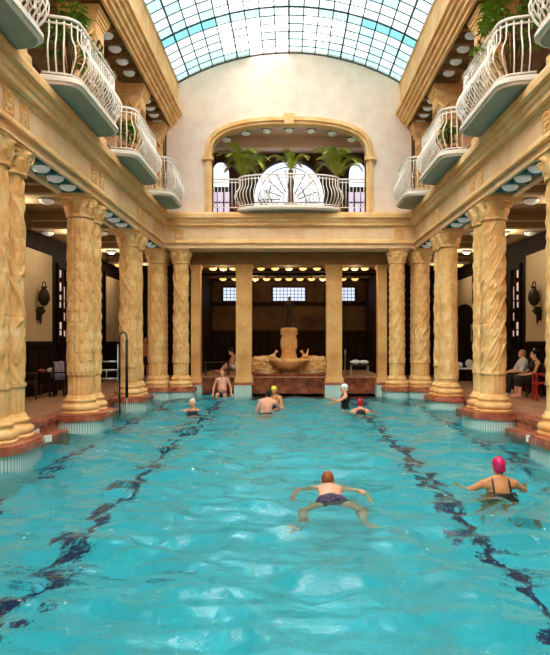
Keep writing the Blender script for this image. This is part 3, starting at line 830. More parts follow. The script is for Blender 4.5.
# ------------------------------------------------------------------ skylight
NX, R = 18, 7.21
th0 = math.asin(3.63/R)
ths = [-th0+2*th0*i/NX for i in range(NX+1)]
DYS = .45; ny = 47; ysk = [19.6-DYS*j for j in range(ny+1)]
vs = [(R*math.sin(t), y, 4.06+R*math.cos(t)) for y in ysk for t in ths]
b = MB(); rr = random.Random(2); k = NX+1
for j in range(ny):
    for i in range(NX):
        edge = min(i, NX-1-i); q = rr.random()
        if j == 0 and edge < 6: m_ = 1
        elif j % 6 == 5: m_ = 2 if edge < 4 else 1 if edge < 7 else 3
        elif i < 4: m_ = 1 if q < .35 else 3
        elif i < 9: m_ = 0 if q < .8 else 3
        else: m_ = 3 if q < .7 else 1 if i > 13 else 0
        if m_ == 0 and j < 11: m_ = 4
        b.add([vs[j*k+i], vs[j*k+i+1], vs[(j+1)*k+i+1], vs[(j+1)*k+i]], [(0,1,2,3)], m_)
sk = struct(b.build('window_skylight', [M['glasswhite'], M['glassaqua'], M['glassteal'], M['glasspale'], M['glasssoft']]))
b = MB()
for i, t in enumerate(ths):
    r_ = .04 if i in (0,NX) else .03 if i % 4 == 1 else .02
    b.tube([(R*math.sin(t), 19.62, 4.06+R*math.cos(t)-.02), (R*math.sin(t), ysk[-1], 4.06+R*math.cos(t)-.02)], r_, 5)
for j, y in enumerate(ysk):
    b.tube([(R*math.sin(t), y, 4.06+R*math.cos(t)-.02) for t in ths], .028 if j % 6 == 0 else .015, 5)
b.build('glazing_bar', M['iron'], sk)

# ------------------------------------------------------------------ plants
def leaf_blade(b, p, d, L, w_, up=Vector((0,0,1)), droop=.3, n_=4):
    p = Vector(p); d = Vector(d).normalized(); s = d.cross(up)
    if s.length < .05: s = Vector((1,0,0))
    s.normalize(); vs = []
    for k in range(n_+1):
        q = k/n_; c = p+d*L*q-up*droop*L*q*q; ww = w_*math.sin(PI*min(.97, .12+.86*q))
        vs += [c-s*ww+up*ww*.3, c, c+s*ww+up*ww*.3]
    fs = []
    for k in range(n_):
        a = k*3; fs += [(a,a+1,a+4,a+3),(a+1,a+2,a+5,a+4)]
    b.add(vs, fs, 0, True)
def frond_mesh(seed, L=1.2):
    rr = random.Random(seed); b = MB(); pts = []
    for k in range(13):
        q = k/12; pts.append(Vector((L*.72*q, 0, L*.78*q-.62*L*q*q*q)))
    b.tube(pts, [.016-.011*k/12 for k in range(13)], 5)
    for k in range(2, 26):
        q = k/26; i = min(11, int(q*12)); f = q*12-i; p = pts[i].lerp(pts[i+1], f); t = (pts[i+1]-pts[i]).normalized()
        ll = .36*math.sin(PI*min(.95, .2+.75*q))
        for s in (-1,1): leaf_blade(b, p, t*.9+Vector((0,s*.75,.18)), ll, .02, Vector((0,0,1)), .3, 3)
    return b.mesh('frond', M['palm'])
fms = [frond_mesh(1,1.5), frond_mesh(2,1.25), frond_mesh(3,1.7)]
def potted_palm(loc, label, sc=1, n_=13, hgt=.55):
    t = thing('potted_palm', label, 'palm', loc, 0, 'potted palms in the loggia')
    MB().lathe([(.2,0),(.22,.02),(.28,.36),(.31,.37),(.31,.42),(.26,.42),(.25,.36),(.02,.36)], n=22).build('pot', M['terracotta'], t)
    MB().lathe([(.09,.34),(.08,.5),(.095,.52),(.08,.36+hgt*.8),(.09,.36+hgt),(.02,.38+hgt)], n=12).build('trunk', M['trunk'], t)
    rr = random.Random(int(loc[0]*10)+9)
    for k in range(n_):
        o = obj('frond', fms[k % 3], t, (0,0,.34+hgt)); o.scale = (sc,)*3
        o.rotation_euler = (0, -rr.uniform(.05,.75) if k < n_*.85 else rr.uniform(.0,.2), 2*PI*k/n_+rr.uniform(-.2,.2))
    return t
potted_palm((-1.6,20.35,6.0), 'potted palm with spreading fronds in the loggia, left of the three', 1.0, 17, 1.05)
potted_palm((.06,20.3,6.0), 'slim potted palm in the middle of the loggia before the arched window', .72, 9, 1.25)
potted_palm((1.6,20.35,6.0), 'potted palm with spreading fronds in the loggia, right of the three', 1.0, 17, 1.05)

def potted_bush(loc, label, h, spread, n_, seed, trail=0):
    rr = random.Random(seed)
    t = thing('potted_plant', label, 'plant', loc, 0, 'potted plants on the gallery balconies')
    MB().lathe([(.13,0),(.15,.02),(.19,.26),(.21,.27),(.21,.31),(.17,.31),(.02,.27)], n=18).build('pot', M['terracotta'], t)
    st = MB(); fo = MB()
    for k in range(n_):
        a = rr.uniform(0, 2*PI); q = rr.uniform(.3,1); x = spread*q*math.cos(a); y = spread*q*math.sin(a); z = .3+h*(1.1-.5*q*q)*rr.uniform(.6,1) - trail*q*q*.5
        if k % 3 == 0: st.tube([(0,0,.27),(x*.4,y*.4,.3+(z-.3)*.7),(x,y,z)], .008, 4)
        for j in range(9):
            d = Vector((math.cos(a)+rr.uniform(-1,1), math.sin(a)+rr.uniform(-1,1), rr.uniform(-.4,.9)))
            leaf_blade(fo, (x+rr.uniform(-.07,.07), y+rr.uniform(-.07,.07), z+rr.uniform(-.08,.08)), d, rr.uniform(.1,.2), rr.uniform(.02,.035), Vector((0,0,1)), .4, 3)
    st.build('stem', M['trunk'], t); fo.build('foliage', M['leaf'], t); return t
potted_bush((-3.98,10.85,6.16), 'tall leafy potted plant above the second left balcony railing', 1.4, .45, 60, 4, .3)
potted_bush((4.05,10.95,6.16), 'tall leafy potted plant above the second right balcony railing', 1.75, .6, 80, 5, .3)
potted_bush((3.85,14.45,6.16), 'small leafy plant in a pot on the third right balcony', .6, .2, 22, 6)
potted_bush((-3.9,14.4,6.16), 'small leafy plant in a pot on the third left balcony', .6, .2, 22, 8)

# ------------------------------------------------------------------ pool ladder hoop and rail
t = thing('pool_handrail', 'tall hooped handrail with a dark post at the left pool edge', 'handrail', (-4.33,15.35,0))
MB().tube([(0,0,-.9),(0,0,1.92)]+[(.09-.09*math.cos(PI*k/10),0,1.95+.1*math.sin(PI*k/10)) for k in range(11)]+[(.18,0,1.85)], .02, 8).build('hoop', M['darksteel'], t)
MB().tube([(.18,0,.38),(.18,0,1.85)], .038, 10).build('post_sleeve', M['darksteel'], t)
MB().tube([(.18,0,-.9),(.18,0,.4)], .018, 8).build('lower_post', M['steel'], t)
MB().tube([(-.05,0,ZD+.02),(-.05,0,1.75)], .018, 8).build('steel_post', M['steel'], t)
for z in (1.30,1.08,.86): MB().tube([(-.62,0,z),(-.05,0,z)], .024, 8).build('guard_rail', M['steel'], t)
MB().tube([(-.62,0,ZD+.005),(-.62,0,1.3)], .018, 8).tube([(-.34,0,.86),(-.34,0,1.08)], .015, 8).build('guard_post', M['steel'], t)

# ------------------------------------------------------------------ people
def remesh(mb, name, mat, voxel, sm=3):
    me = mb.mesh(name+'_raw', mat); o = obj(name+'_raw', me)
    md = o.modifiers.new('r', 'REMESH'); md.mode = 'VOXEL'; md.voxel_size = voxel; md.use_smooth_shade = True
    if sm: s = o.modifiers.new('s', 'SMOOTH'); s.iterations = sm; s.factor = .5
    dg = bpy.context.evaluated_depsgraph_get(); ev = o.evaluated_get(dg)
    out = bpy.data.meshes.new_from_object(ev, preserve_all_data_layers=False, depsgraph=dg); out.name = name
    bpy.data.objects.remove(o); bpy.data.meshes.remove(me)
    if not out.materials: out.materials.append(mat)
    out.polygons.foreach_set('use_smooth', [True]*len(out.polygons))
    return out
V = Vector
def pose(**kw):
    """joints, hip centre at the origin, facing -y (the person's left is +x)"""
    J = dict(pelvis=(0,0,0), neck=(0,.01,.52), head=(0,-.02,.66), face=(0,-1,0), hup=(0,0,1),
             shL=(.185,.01,.45), shR=(-.185,.01,.45), elL=(.25,.04,.17), elR=(-.25,.04,.17), wrL=(.26,-.06,-.07), wrR=(-.26,-.06,-.07),
             hdL=(.02,-.05,-1), hdR=(-.02,-.05,-1), pmL=(1,0,0), pmR=(-1,0,0),
             hpL=(.09,0,-.03), hpR=(-.09,0,-.03), knL=(.10,-.02,-.45), knR=(-.10,-.02,-.45), anL=(.10,.03,-.86), anR=(-.10,.03,-.86),
             toL=(.12,-.15,-.90), toR=(-.12,-.15,-.90))
    J.update(kw); return {k: V(v) for k, v in J.items()}
def frame(J):
    up = (J['neck']-J['pelvis']).normalized(); rt = (J['shL']-J['shR']); rt = (rt-up*rt.dot(up)).normalized(); fw = rt.cross(up) * -1
    # columns: x = rt, y = back, z = up
    bk = up.cross(rt); return Matrix((rt, bk, up)).transposed(), rt, bk, up
def limb(b, J, s, k, fem):
    e = .9 if fem else 1
def hand(b, w_, d, pm, s=1.0, curl=.35):
    """palm, four fingers and a thumb; d = pointing direction, pm = back-of-hand direction"""
    d = d.normalized(); side = d.cross(pm)
    if side.length < .05: side = d.cross(V((0,0,1)) if abs(d.z) < .9 else V((1,0,0)))
    side.normalize(); up = side.cross(d).normalized()
    Mx = Matrix((side, up, d)).transposed()
    b.ball(w_+d*.05*s, (.040*s,.017*s,.056*s), 12, 8, Mx)
    for i, (o_, L) in enumerate([(-.027,.066),(-.009,.076),(.009,.071),(.026,.056)]):
        p0 = w_+d*.085*s+side*o_*s; d1 = (d-up*curl*.5).normalized(); d2 = (d-up*curl*1.6).normalized()
        p1 = p0+d1*L*.52*s; p2 = p1+d2*L*.5*s
        b.cone(p0-d*.02*s, p1, .0095*s, .009*s, 8); b.cone(p1, p2, .009*s, .0075*s, 8)
    p0 = w_+d*.028*s-side*.028*s; d1 = (d*.75-side*.7-up*.15).normalized(); p1 = p0+d1*.038*s; p2 = p1+(d*.95-side*.35-up*.3).normalized()*.03*s
    b.cone(p0, p1, .013*s, .0105*s, 8); b.cone(p1, p2, .0105*s, .008*s, 8)
def torso_items(b, J, fem, g=0, part='all'):
    Mx, rt, bk, up = frame(J); P, N_ = J['pelvis'], J['neck']; L = lambda q: P.lerp(N_, q)
    sh = .92 if fem else 1.0; f = 1+g*6
    if part in ('all','low'):
        b.ball(P+up*.01, ((.172 if fem else .158)+g, .118+g, .13+g), 18, 12, Mx)
        for s in ('L','R'): b.ball(J['hp'+s]+bk*.045+up*-.01, (.095+g,.095+g,.10+g), 12, 8, Mx)
    if part in ('all','mid','low2'):
        b.ball(L(.33), ((.132 if fem else .15)+g, .10+g, .16+g), 18, 12, Mx)
    if part in ('all','chest','mid'):
        b.ball(L(.64)+bk*.005, (.160*sh+g, .112+g, .19+g), 18, 12, Mx)
        if fem:
            for s in (-1,1): b.ball(L(.62)+rt*s*.075-bk*.095, (.062+g,.055+g,.06+g), 12, 8, Mx)
    if part in ('all','chest'):
        for s in ('L','R'):
            b.cone(L(.86), J['sh'+s]-up*.02, .085+g, .06*sh+g)
            b.cone(N_-up*.0, J['sh'+s]+up*.005, .058+g, .05*sh+g)
def body(J, fem=False, voxel=.012, mat=None, name='person', belly=0):
    b = MB(); torso_items(b, J, fem); Mx, rt, bk, up = frame(J); k = .88 if fem else 1
    if belly: b.ball(J['pelvis'].lerp(J['neck'],.3)-bk*.05, (.15+belly*.4,.11+belly,.17), 18, 12, Mx)
    for s in ('L','R'):
        sh, el, wr = J['sh'+s], J['el'+s], J['wr'+s]
        b.ball(sh, .066*k); b.cone(sh, el, .056*k, .042*k); b.cone(el, el.lerp(wr,.35), .042*k, .044*k); b.cone(el.lerp(wr,.3), wr, .044*k, .029*k)
        hand(b, wr, J['hd'+s], J['pm'+s], .95*(.93 if fem else 1))
        hp, kn, an, to = J['hp'+s], J['kn'+s], J['an'+s], J['to'+s]
        b.cone(hp, kn, .088, .058); b.ball(kn, .059); cm = kn.lerp(an,.32); b.cone(kn, cm, .055, .058); b.cone(cm, an, .058, .037)
        d = (to-an).normalized(); b.cone(an-V((0,0,.03))-d*.035, to, .038, .026); b.cone(an, an.lerp(to,.6), .04, .03)
    # neck and head
    H = J['head']; fw = J['face'].normalized(); hu = J['hup']; rx = hu.cross(fw).normalized(); hu = fw.cross(rx).normalized()
    Hm = Matrix((rx, -fw, hu)).transposed()
    b.cone(J['neck']-up*.03, H-hu*.05-fw*.01, .058*k+.004, .054*k)
    b.ball(H+hu*.02-fw*-.0, (.074,.094,.100), 20, 14, Hm); b.ball(H-hu*.045+fw*.024, (.058,.068,.072), 16, 10, Hm)
    b.ball(H-hu*.098+fw*.066, (.026,.02,.02), 10, 7, Hm)
    b.cone(H+hu*.012+fw*.088, H-hu*.028+fw*.108, .009, .015, 8)
    b.cone(H+hu*.035+fw*.078-rx*.035, H+hu*.035+fw*.078+rx*.035, .014, .014, 8)
    b.ball(H-hu*.062+fw*.086, (.024,.012,.013), 10, 7, Hm)
    for s in (-1,1):
        b.ball(H+rx*s*.078-hu*.005-fw*.008, (.011,.021,.034), 10, 8, Hm); b.ball(H+rx*s*.04-hu*.018+fw*.068, (.024,.02,.02), 10, 7, Hm)
    me = remesh(b, name, mat, voxel, 2)
    return me, Hm
def add_face(o, J, Hm):
    H = J['head']; rx, bk, hu = (Hm.col[0], Hm.col[1], Hm.col[2]); fw = -bk
    for s in (-1,1): MB().ball(H+rx*s*.032+hu*.008+fw*.086, (.012,.009,.007), 10, 7, Hm).build('eye', M['eye'], o)
    MB().ball(H-hu*.064+fw*.094, (.025,.008,.008), 10, 7, Hm).build('mouth', M['lip'], o)
def add_hair(o, J, Hm, mat, style='short', name='hair', voxel=.01):
    H = J['head']; rx, bk, hu = (Hm.col[0], Hm.col[1], Hm.col[2]); fw = -bk; b = MB()
    if style == 'short':
        b.ball(H+hu*.035+bk*.018, (.082,.094,.098), 18, 12, Hm); b.ball(H-hu*.03+bk*.045, (.068,.06,.06), 14, 9, Hm)
    elif style == 'cap':
        b.ball(H+hu*.036+bk*.012, (.086,.104,.098), 20, 14, Hm); b.ball(H-hu*.02+bk*.04, (.08,.07,.06), 14, 9, Hm)
    elif style == 'crop':
        b.ball(H+hu*.034+bk*.012, (.080,.098,.094), 18, 12, Hm); b.ball(H-hu*.025+bk*.035, (.074,.066,.055), 14, 9, Hm)
    elif style == 'up':
        b.ball(H+hu*.04+bk*.02, (.088,.1,.1), 18, 12, Hm); b.ball(H-hu*.03+bk*.05, (.07,.06,.06), 14, 9, Hm); b.ball(H+hu*.09+bk*.09, (.06,.06,.055), 12, 8, Hm)
    elif style == 'ring':
        for a in range(9): q = -PI*.1+PI*1.2*a/8; b.ball(H+rx*.07*math.cos(q)+bk*(.035+.055*math.sin(q))-hu*.005, .022, 8, 6)
    return obj(name, remesh(b, name, mat, voxel, 2), o)
def add_suit(o, J, fem, mat, parts, name, g=.012, thigh=0, straps=False, sleeves=0, voxel=.012, legs=0):
    b = MB()
    for p in parts: torso_items(b, J, fem, g, p)
    for s in ('L','R'):
        if thigh: b.cone(J['hp'+s], J['hp'+s].lerp(J['kn'+s],thigh), .092+g, .088-.024*thigh+g)
        if legs: b.cone(J['hp'+s], J['kn'+s], .095+g, .07+g); b.cone(J['kn'+s], J['kn'+s].lerp(J['an'+s],legs), .068+g, .058+g)
        if sleeves: b.cone(J['sh'+s], J['sh'+s].lerp(J['el'+s],min(1,sleeves)), .062+g, .052+g); 
        if sleeves > 1: b.cone(J['el'+s], J['el'+s].lerp(J['wr'+s],sleeves-1), .05+g, .04+g)
    ob = obj(name, remesh(b, name, mat, voxel, 2), o)
    if straps:
        Mx, rt, bk, up = frame(J); L = lambda q: J['pelvis'].lerp(J['neck'], q); c = MB()
        for s in (-1,1):
            c = MB(); S = J['shL'] if s > 0 else J['shR']; m_ = L(.97).lerp(S,.55)
            c.tube([L(.55)+rt*s*.11+bk*.118, L(.75)+rt*s*.105+bk*.118, m_+up*.045+bk*.03, m_+up*.03-bk*.06, L(.72)+rt*s*.08-bk*.125], .012, 6); c.build('strap', mat, ob)
    return ob
def person(J, label, loc, rz, skin='skin', fem=False, voxel=.012, belly=0, group=None):
    me, Hm = body(J, fem, voxel, M[skin], 'person', belly)
    o = obj('person', me, None, loc, rz); tag(o, label, 'person', group); add_face(o, J, Hm)
    return o, Hm
SW = 'bathers in the pool'
# central swimmer: prone breaststroke seen from behind (local -y is away from the camera after the turn)
J = pose(pelvis=(0,.02,0), neck=(0,-.56,.055), head=(0,-.68,.12), face=(0,-1,-.02), hup=(0,.0,1),
         shL=(.19,-.48,.03), shR=(-.19,-.48,.03), elL=(.40,-.33,.045), elR=(-.40,-.33,.045), wrL=(.45,-.10,.03), wrR=(-.45,-.10,.03),
         hdL=(.1,1,-.3), hdR=(-.1,1,-.3), pmL=(0,0,1), pmR=(0,0,1), hpL=(.09,.06,-.02), hpR=(-.09,.06,-.02),
         knL=(.34,.30,-.08), knR=(-.34,.30,-.08), anL=(.36,.62,-.24), anR=(-.36,.62,-.24), toL=(.5,.68,-.3), toR=(-.5,.68,-.3))
o, Hm = person(J, 'person swimming breaststroke away in mid pool, bare back, dark patterned trunks', (.50,7.1,-.115), PI, 'skinpink', False, .009, 0, SW)
add_hair(o, J, Hm, M['hairbrown'], 'short'); add_suit(o, J, False, M['navy'], ['low'], 'swim_trunks', .01, .14)
# woman with the magenta cap
UPR = dict(elL=(.36,-.10,.34), elR=(-.36,-.10,.34), wrL=(.44,-.30,.30), wrR=(-.44,-.30,.30), hdL=(.2,-1,0), hdR=(-.2,-1,0), pmL=(0,0,1), pmR=(0,0,1))
J = pose(**UPR); o, Hm = person(J, 'person in a magenta bathing cap facing away, shoulders above water, right side', (2.66,7.6,-.44), PI, 'skintan', True, .009, 0, SW)
add_hair(o, J, Hm, M['pink'], 'cap', 'bathing_cap'); add_suit(o, J, True, M['black'], ['low','low2'], 'swimsuit', .01, .1, True)
# white-haired head on the left
J = pose(**UPR); o, Hm = person(J, 'white-haired person facing the camera, only head above water, left side', (-2.58,16.0,-.50), 0, 'skin', True, .012, 0, SW)
add_hair(o, J, Hm, M['hairwhite'], 'up'); add_suit(o, J, True, M['navy'], ['low','low2'], 'swimsuit', .01, .1, True)
# bald man on the pool-end step
J = pose(elL=(.29,.03,.20), elR=(-.29,.03,.20), wrL=(.31,-.06,-.03), wrR=(-.31,-.06,-.03), hdL=(.3,-.6,-.5), hdR=(-.3,-.6,-.5), pmL=(0,-.3,1), pmR=(0,-.3,1),
         knL=(.13,-.42,-.04), knR=(-.13,-.42,-.04), anL=(.12,-.44,-.46), anR=(-.12,-.44,-.46), toL=(.13,-.62,-.50), toR=(-.13,-.62,-.50))
o, Hm = person(J, 'bald bare-chested person sitting against the marble pool end, facing the camera', (-2.28,20.5,.06), 0, 'skinpink', False, .012, .04, SW)
add_hair(o, J, Hm, M['hairgrey'], 'ring'); add_suit(o, J, False, M['navy'], ['low'], 'swim_trunks', .012, .5)
b = MB(); b.box(-3.0,-1.85,20.3,20.9,-1.25,-.09); struct(b.build('pool_bench', M['pool']))
# dark-haired man from behind, leaning to the right
J = pose(neck=(-.05,-.08,.51), head=(-.09,-.12,.64), shL=(.13,-.05,.46), shR=(-.24,-.06,.43), elL=(.24,-.10,.20), elR=(-.38,-.26,.26), wrL=(.28,-.25,.10), wrR=(-.45,-.45,.24), hdL=(0,-1,0), hdR=(-.3,-1,0), pmL=(0,0,1), pmR=(0,0,1))
o, Hm = person(J, 'dark-haired person seen from behind, bare pink back, beside the yellow cap', (-.62,15.75,-.22), PI, 'skinpink', False, .012, 0, SW)
add_hair(o, J, Hm, M['hairdark'], 'crop'); add_suit(o, J, False, M['navy'], ['low'], 'swim_trunks', .012, .4)
# yellow cap
J = pose(elL=(.27,-.06,.20), elR=(-.24,-.08,.2), wrL=(.16,-.28,.16), wrR=(-.14,-.30,.16), hdL=(-.5,-1,0), hdR=(.5,-1,0), pmL=(0,0,1), pmR=(0,0,1))
o, Hm = person(J, 'person in a yellow bathing cap facing the dark-haired one', (-.42,16.9,-.22), -.35, 'skintan', True, .012, 0, SW)
add_hair(o, J, Hm, M['yellow'], 'cap', 'bathing_cap'); add_suit(o, J, True, M['black'], ['low','low2'], 'swimsuit', .01, .1, True)
# white cap, in profile to the left, arms forward
J = pose(elL=(.20,-.20,.30), elR=(-.20,-.20,.26), wrL=(.17,-.42,.40), wrR=(-.16,-.42,.22), hdL=(0,-1,.35), hdR=(0,-1,-.1), pmL=(0,.3,1), pmR=(0,0,1))
o, Hm = person(J, 'person in a white bathing cap standing in profile with both arms forward', (1.58,17.0,-.17), -PI/2, 'skin', True, .012, 0, SW)
add_hair(o, J, Hm, M['whitecap'], 'cap', 'bathing_cap'); add_suit(o, J, True, M['black'], ['low','low2','mid'], 'swimsuit', .01, .1, True)
# red cap from behind
J = pose(**UPR); o, Hm = person(J, 'person in a dark red bathing cap facing away near the far end', (1.88,15.8,-.47), PI, 'skinpink', True, .012, 0, SW)
add_hair(o, J, Hm, M['red'], 'cap', 'bathing_cap'); add_suit(o, J, True, M['black'], ['low','low2','mid'], 'swimsuit', .01, .1, True)
# standing in the left aisle
J = pose(); o, Hm = person(J, 'person in dark swimwear standing in the left aisle between columns', (-5.15,21.5,ZD+.885), .5, 'skintan', False, .014)
add_hair(o, J, Hm, M['hairdark'], 'short'); add_suit(o, J, False, M['black'], ['low'], 'swim_trunks', .012, .3)
SIT = dict(knL=(.13,-.44,.0), knR=(-.13,-.44,.0), anL=(.12,-.46,-.42), anR=(-.12,-.46,-.42), toL=(.13,-.64,-.46), toR=(-.13,-.64,-.46))
J = pose(elL=(.25,-.12,.20), elR=(-.25,-.12,.20), wrL=(.16,-.36,.16), wrR=(-.16,-.36,.16), hdL=(-.2,-1,-.1), hdR=(.2,-1,-.1), pmL=(0,0,1), pmR=(0,0,1), **SIT)
o, Hm = person(J, 'grey-haired person in a white shirt seated in the right aisle', (6.62,17.0,ZD+.5), -PI/2, 'skin', False, .014)
add_hair(o, J, Hm, M['hairgrey'], 'short'); add_suit(o, J, False, M['whitecloth'], ['all'], 'shirt', .014, 0, False, 1.0, .014); add_suit(o, J, False, M['black'], ['low'], 'trousers', .018, 0, False, 0, .014, .9)
b = MB()
for s in ('L','R'): b.cone(J['an'+s]+V((0,.02,-.02)), J['to'+s], .048, .036)
obj('shoes', remesh(b, 'shoes', M['whitecloth'], .01), o)
J = pose(elL=(.24,-.10,.18), elR=(-.24,-.10,.18), wrL=(.12,-.34,.12), wrR=(-.12,-.34,.12), hdL=(-.2,-1,-.1), hdR=(.2,-1,-.1), pmL=(0,0,1), pmR=(0,0,1), **SIT)
o, Hm = person(J, 'dark-haired person with a white hair flower, black dress, seated in right aisle', (6.62,16.15,ZD+.5), -PI/2, 'skin', True, .014)
hr = add_hair(o, J, Hm, M['hairdark'], 'up'); add_suit(o, J, True, M['black'], ['low','low2','mid'], 'dress', .016, 0, True, 0, .014, .35)
b = MB()
for k in range(6): a = 2*PI*k/6; b.ball(J['head']+V((-.06+.028*math.cos(a),.02,.13+.028*math.sin(a))), (.022,.014,.022), 8, 6)
b.build('hair_flower', M['whitecloth'], hr)
# at the bench in the niche, left
J = pose(neck=(0,-.16,.48), head=(0,-.24,.60), face=(0,-1,-.4), hup=(0,-.3,1), shL=(.18,-.12,.43), shR=(-.18,-.12,.43), elL=(.23,-.24,.2), elR=(-.23,-.24,.2), wrL=(.14,-.42,.1), wrR=(-.14,-.42,.1),
         hdL=(-.2,-1,-.2), hdR=(.2,-1,-.2), pmL=(0,0,1), pmR=(0,0,1), knL=(.13,-.40,.10), knR=(-.13,-.40,.10), anL=(.12,-.72,-.20), anR=(-.12,-.72,-.20), toL=(.13,-.84,-.10), toR=(-.13,-.84,-.10))
o, Hm = person(J, 'dark-haired person leaning forward beside the bench left of the fountain', (-2.0,23.15,.55+.27), -1.2, 'skinpink', True, .014)
add_hair(o, J, Hm, M['hairdark'], 'up'); add_suit(o, J, True, M['whitecloth'], ['low','low2'], 'towel_wrap', .016, .6, False, 0, .014)

# bronze statue on the fountain
J = pose(elL=(.30,.02,.28), elR=(-.22,.08,.2), wrL=(.22,-.12,.48), wrR=(-.12,-.1,.06), hdL=(-.3,-.2,1), hdR=(.3,-.6,-.2), pmL=(1,0,0), pmR=(-1,0,0), knL=(.11,-.08,-.43), anL=(.10,.02,-.84), toL=(.14,-.13,-.88), head=(.02,-.04,.66), face=(.4,-1,-.1))
me, Hm = body(J, True, .012, M['bronze'], 'statue_body')
t = thing('bronze_statue', 'dark bronze standing figure on top of the fountain pedestal', 'statue', (0,22.6,2.345))
o = obj('figure', me, t, (0,0,.66)); o.scale = (.66,)*3
MB().lathe([(.17,0),(.17,.05),(.15,.055)], n=20).build('plinth', M['bronze'], t)
obj('drapery', remesh((lambda q: (torso_items(q, J, True, .02, 'low'), q.cone((.06,.03,-.1),(-.12,.1,-.7),.12,.06), q)[2])(MB()), 'drapery', M['bronze'], .014), o)

# ------------------------------------------------------------------ furniture
def chair(loc, rz, mat, label, group=None, arms=True):
    """faces local -y"""
    t = thing('wooden_chair', label, 'chair', loc, rz, group)
    MB().box(-.23,.23,-.23,.22,.42,.46).build('seat', M[mat], t)
    b = MB(); b.box(-.21,.21,.20,.235,.82,.92); b.box(-.21,.21,.20,.23,.56,.62)
    for x in (-.13,0,.13): b.box(x-.02,x+.02,.205,.228,.6,.84)
    b.build('backrest', M[mat], t)
    for sx in (-1,1):
        MB().box(sx*.21-.022,sx*.21+.022,-.22,-.176,0,.42 if not arms else .66).build('leg', M[mat], t)
        MB().prism([(.185,0),(.225,0),(.245,.92),(.205,.92)], 'x', sx*.21-.022, sx*.21+.022).build('leg', M[mat], t)
        if arms: MB().box(sx*.21-.03,sx*.21+.03,-.24,.22,.66,.69).build('armrest', M[mat], t)
    return t
CH = 'wooden chairs in the aisles'
chair((6.68,17.0,ZD), -PI/2, 'chairmaroon', 'maroon chair under the white-shirted person in right aisle', CH)
chair((6.68,16.15,ZD), -PI/2, 'chairmaroon', 'maroon chair under the person with the hair flower', CH)
chair((6.52,15.4,ZD), -PI/2-.2, 'chairred', 'bright red wooden chair at the right edge with white cloth', CH)
chair((-6.15,16.5,ZD), PI/2-.3, 'chairdark', 'dark wooden chair with a lilac towel over its back in left aisle', CH)
chair((-6.85,15.75,ZD), PI/2+.4, 'chairdark', 'dark wooden chair nearest the wall in left aisle', CH)
chair((-6.6,17.6,ZD), .3, 'chairdark', 'dark wooden chair behind the small table in left aisle', CH)
def towel(loc, rz, mat, label):
    """cloth hung over a chair back: two panels and a rounded fold"""
    b = MB(); n_ = 9; m_ = 14; vs = []
    prof = [(-.05,.45),(-.05,.62),(-.045,.8),(-.03,.93),(.0,.965),(.03,.95),(.05,.85),(.06,.7),(.065,.52)]
    for j in range(m_+1):
        x = -.2+.4*j/m_
        for k, (y, z) in enumerate(prof): vs.append((x, .22+y+.012*math.sin(x*30+k), z+.012*math.sin(x*17)))
    fs = [(j*n_+k, j*n_+k+1, (j+1)*n_+k+1, (j+1)*n_+k) for j in range(m_) for k in range(n_-1)]
    b.add(vs, fs, 0, True); o = b.build('towel', M[mat], None, loc, rz); md = o.modifiers.new('s','SOLIDIFY'); md.thickness = .014; md.offset = 1
    tag(o, label, 'towel'); return o
towel((-6.15,16.5,ZD), PI/2-.3, 'lilac', 'lilac towel hung over a dark chair in the left aisle')
towel((6.52,15.4,ZD), -PI/2-.2, 'whitecloth', 'white cloth hung over the red chair at the right edge')
def table(loc, label, w_=.6, d=.45, h=.62, mat='chairdark', top='whitecloth', name='small_table', rz=0):
    t = thing(name, label, 'table', loc, rz)
    MB().box(-w_/2,w_/2,-d/2,d/2,h-.04,h).build('tabletop', M[top], t)
    for sx in (-1,1):
        for sy in (-1,1): MB().box(sx*(w_/2-.05)-.02,sx*(w_/2-.05)+.02,sy*(d/2-.05)-.02,sy*(d/2-.05)+.02,0,h-.04).build('leg', M[mat], t)
    return t
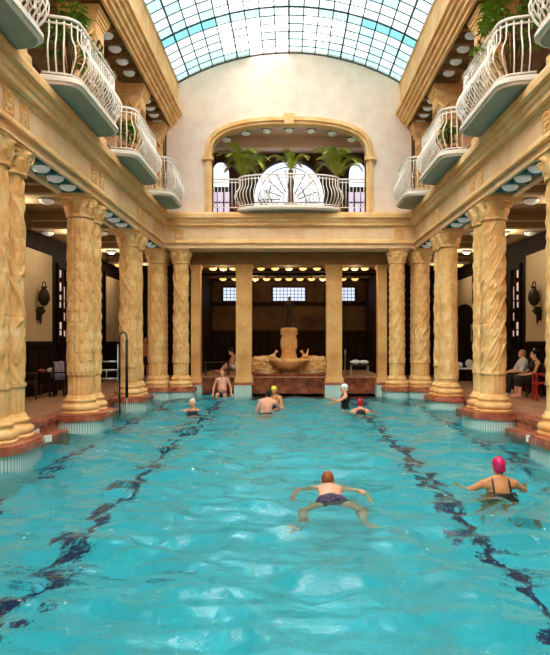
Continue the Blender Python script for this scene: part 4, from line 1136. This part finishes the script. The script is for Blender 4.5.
def bundle(loc, r, mat, label, seed=1, rz=0):
    b = MB(); n_ = 20; rows = 12; vs = []
    for j in range(rows+1):
        t_ = PI*j/rows
        for i in range(n_):
            a = 2*PI*i/n_; q = 1+.16*noise.noise((math.cos(a)*1.5+seed, math.sin(a)*1.5, t_*1.7))
            vs.append((r[0]*q*math.sin(t_)*math.cos(a), r[1]*q*math.sin(t_)*math.sin(a), r[2]*(1-max(-.92,math.cos(t_)*q))-r[2]*0))
    vs = [(x,y,max(0,2*r[2]-z)) for x,y,z in vs]
    b.add(vs, [(j*n_+i, j*n_+(i+1)%n_, (j+1)*n_+(i+1)%n_, (j+1)*n_+i) for j in range(rows) for i in range(n_)], 0, True)
    o = b.build('towel_bundle', M[mat], None, loc, rz); tag(o, label, 'towel'); return o
table((-6.75,16.6,ZD), 'small dark round-cornered table among chairs in left aisle', .55,.55,.66,'chairdark','chairdark')
bundle((-6.8,16.5,ZD+.66), (.10,.08,.05), 'terracotta', 'orange cloth bundle on the small dark table in left aisle', 3)
bundle((-6.65,16.7,ZD+.66), (.09,.07,.06), 'whitecloth', 'white cloth bundle on the small dark table in left aisle', 5)
table((5.95,20.4,ZD), 'white-topped table seen between columns in the right aisle', .85,.5,.62)
bundle((5.78,20.35,ZD+.62), (.11,.10,.10), 'whitecloth', 'left white towel bundle on the right aisle table', 2)
bundle((6.13,20.4,ZD+.62), (.13,.11,.14), 'whitecloth', 'taller white towel bundle on the right aisle table', 7)
table((-2.68,22.3,.55), 'long low bench table left of the fountain', .95,.4,.52,'bowlrim','chairdark','bench_table')
table((2.6,22.2,.55), 'low bench right of the fountain carrying white towels', .72,.4,.42,'steel','chairdark','bench_table')
bundle((2.45,22.2,.97), (.19,.16,.085), 'whitecloth', 'left one of two white towels on the bench right of fountain', 4)
bundle((2.77,22.2,.97), (.18,.16,.08), 'whitecloth', 'right one of two white towels on the bench right of fountain', 6)
for x, lb in ((-3.12,'far left of the niche beside its left pilaster'),(2.0,'beside the right middle pilaster of the niche'),(3.2,'far right of the niche beside its right pilaster')):
    t = thing('queue_post', 'slender pale metal post '+lb, 'post', (x,21.35,.55))
    MB().lathe([(.10,0),(.10,.02),(.03,.03)], n=16).build('foot', M['steel'], t)
    MB().lathe([(.022,.03),(.022,.82),(.035,.84),(.035,.9),(.012,1.0)], n=12).build('pole', M['steel'], t)
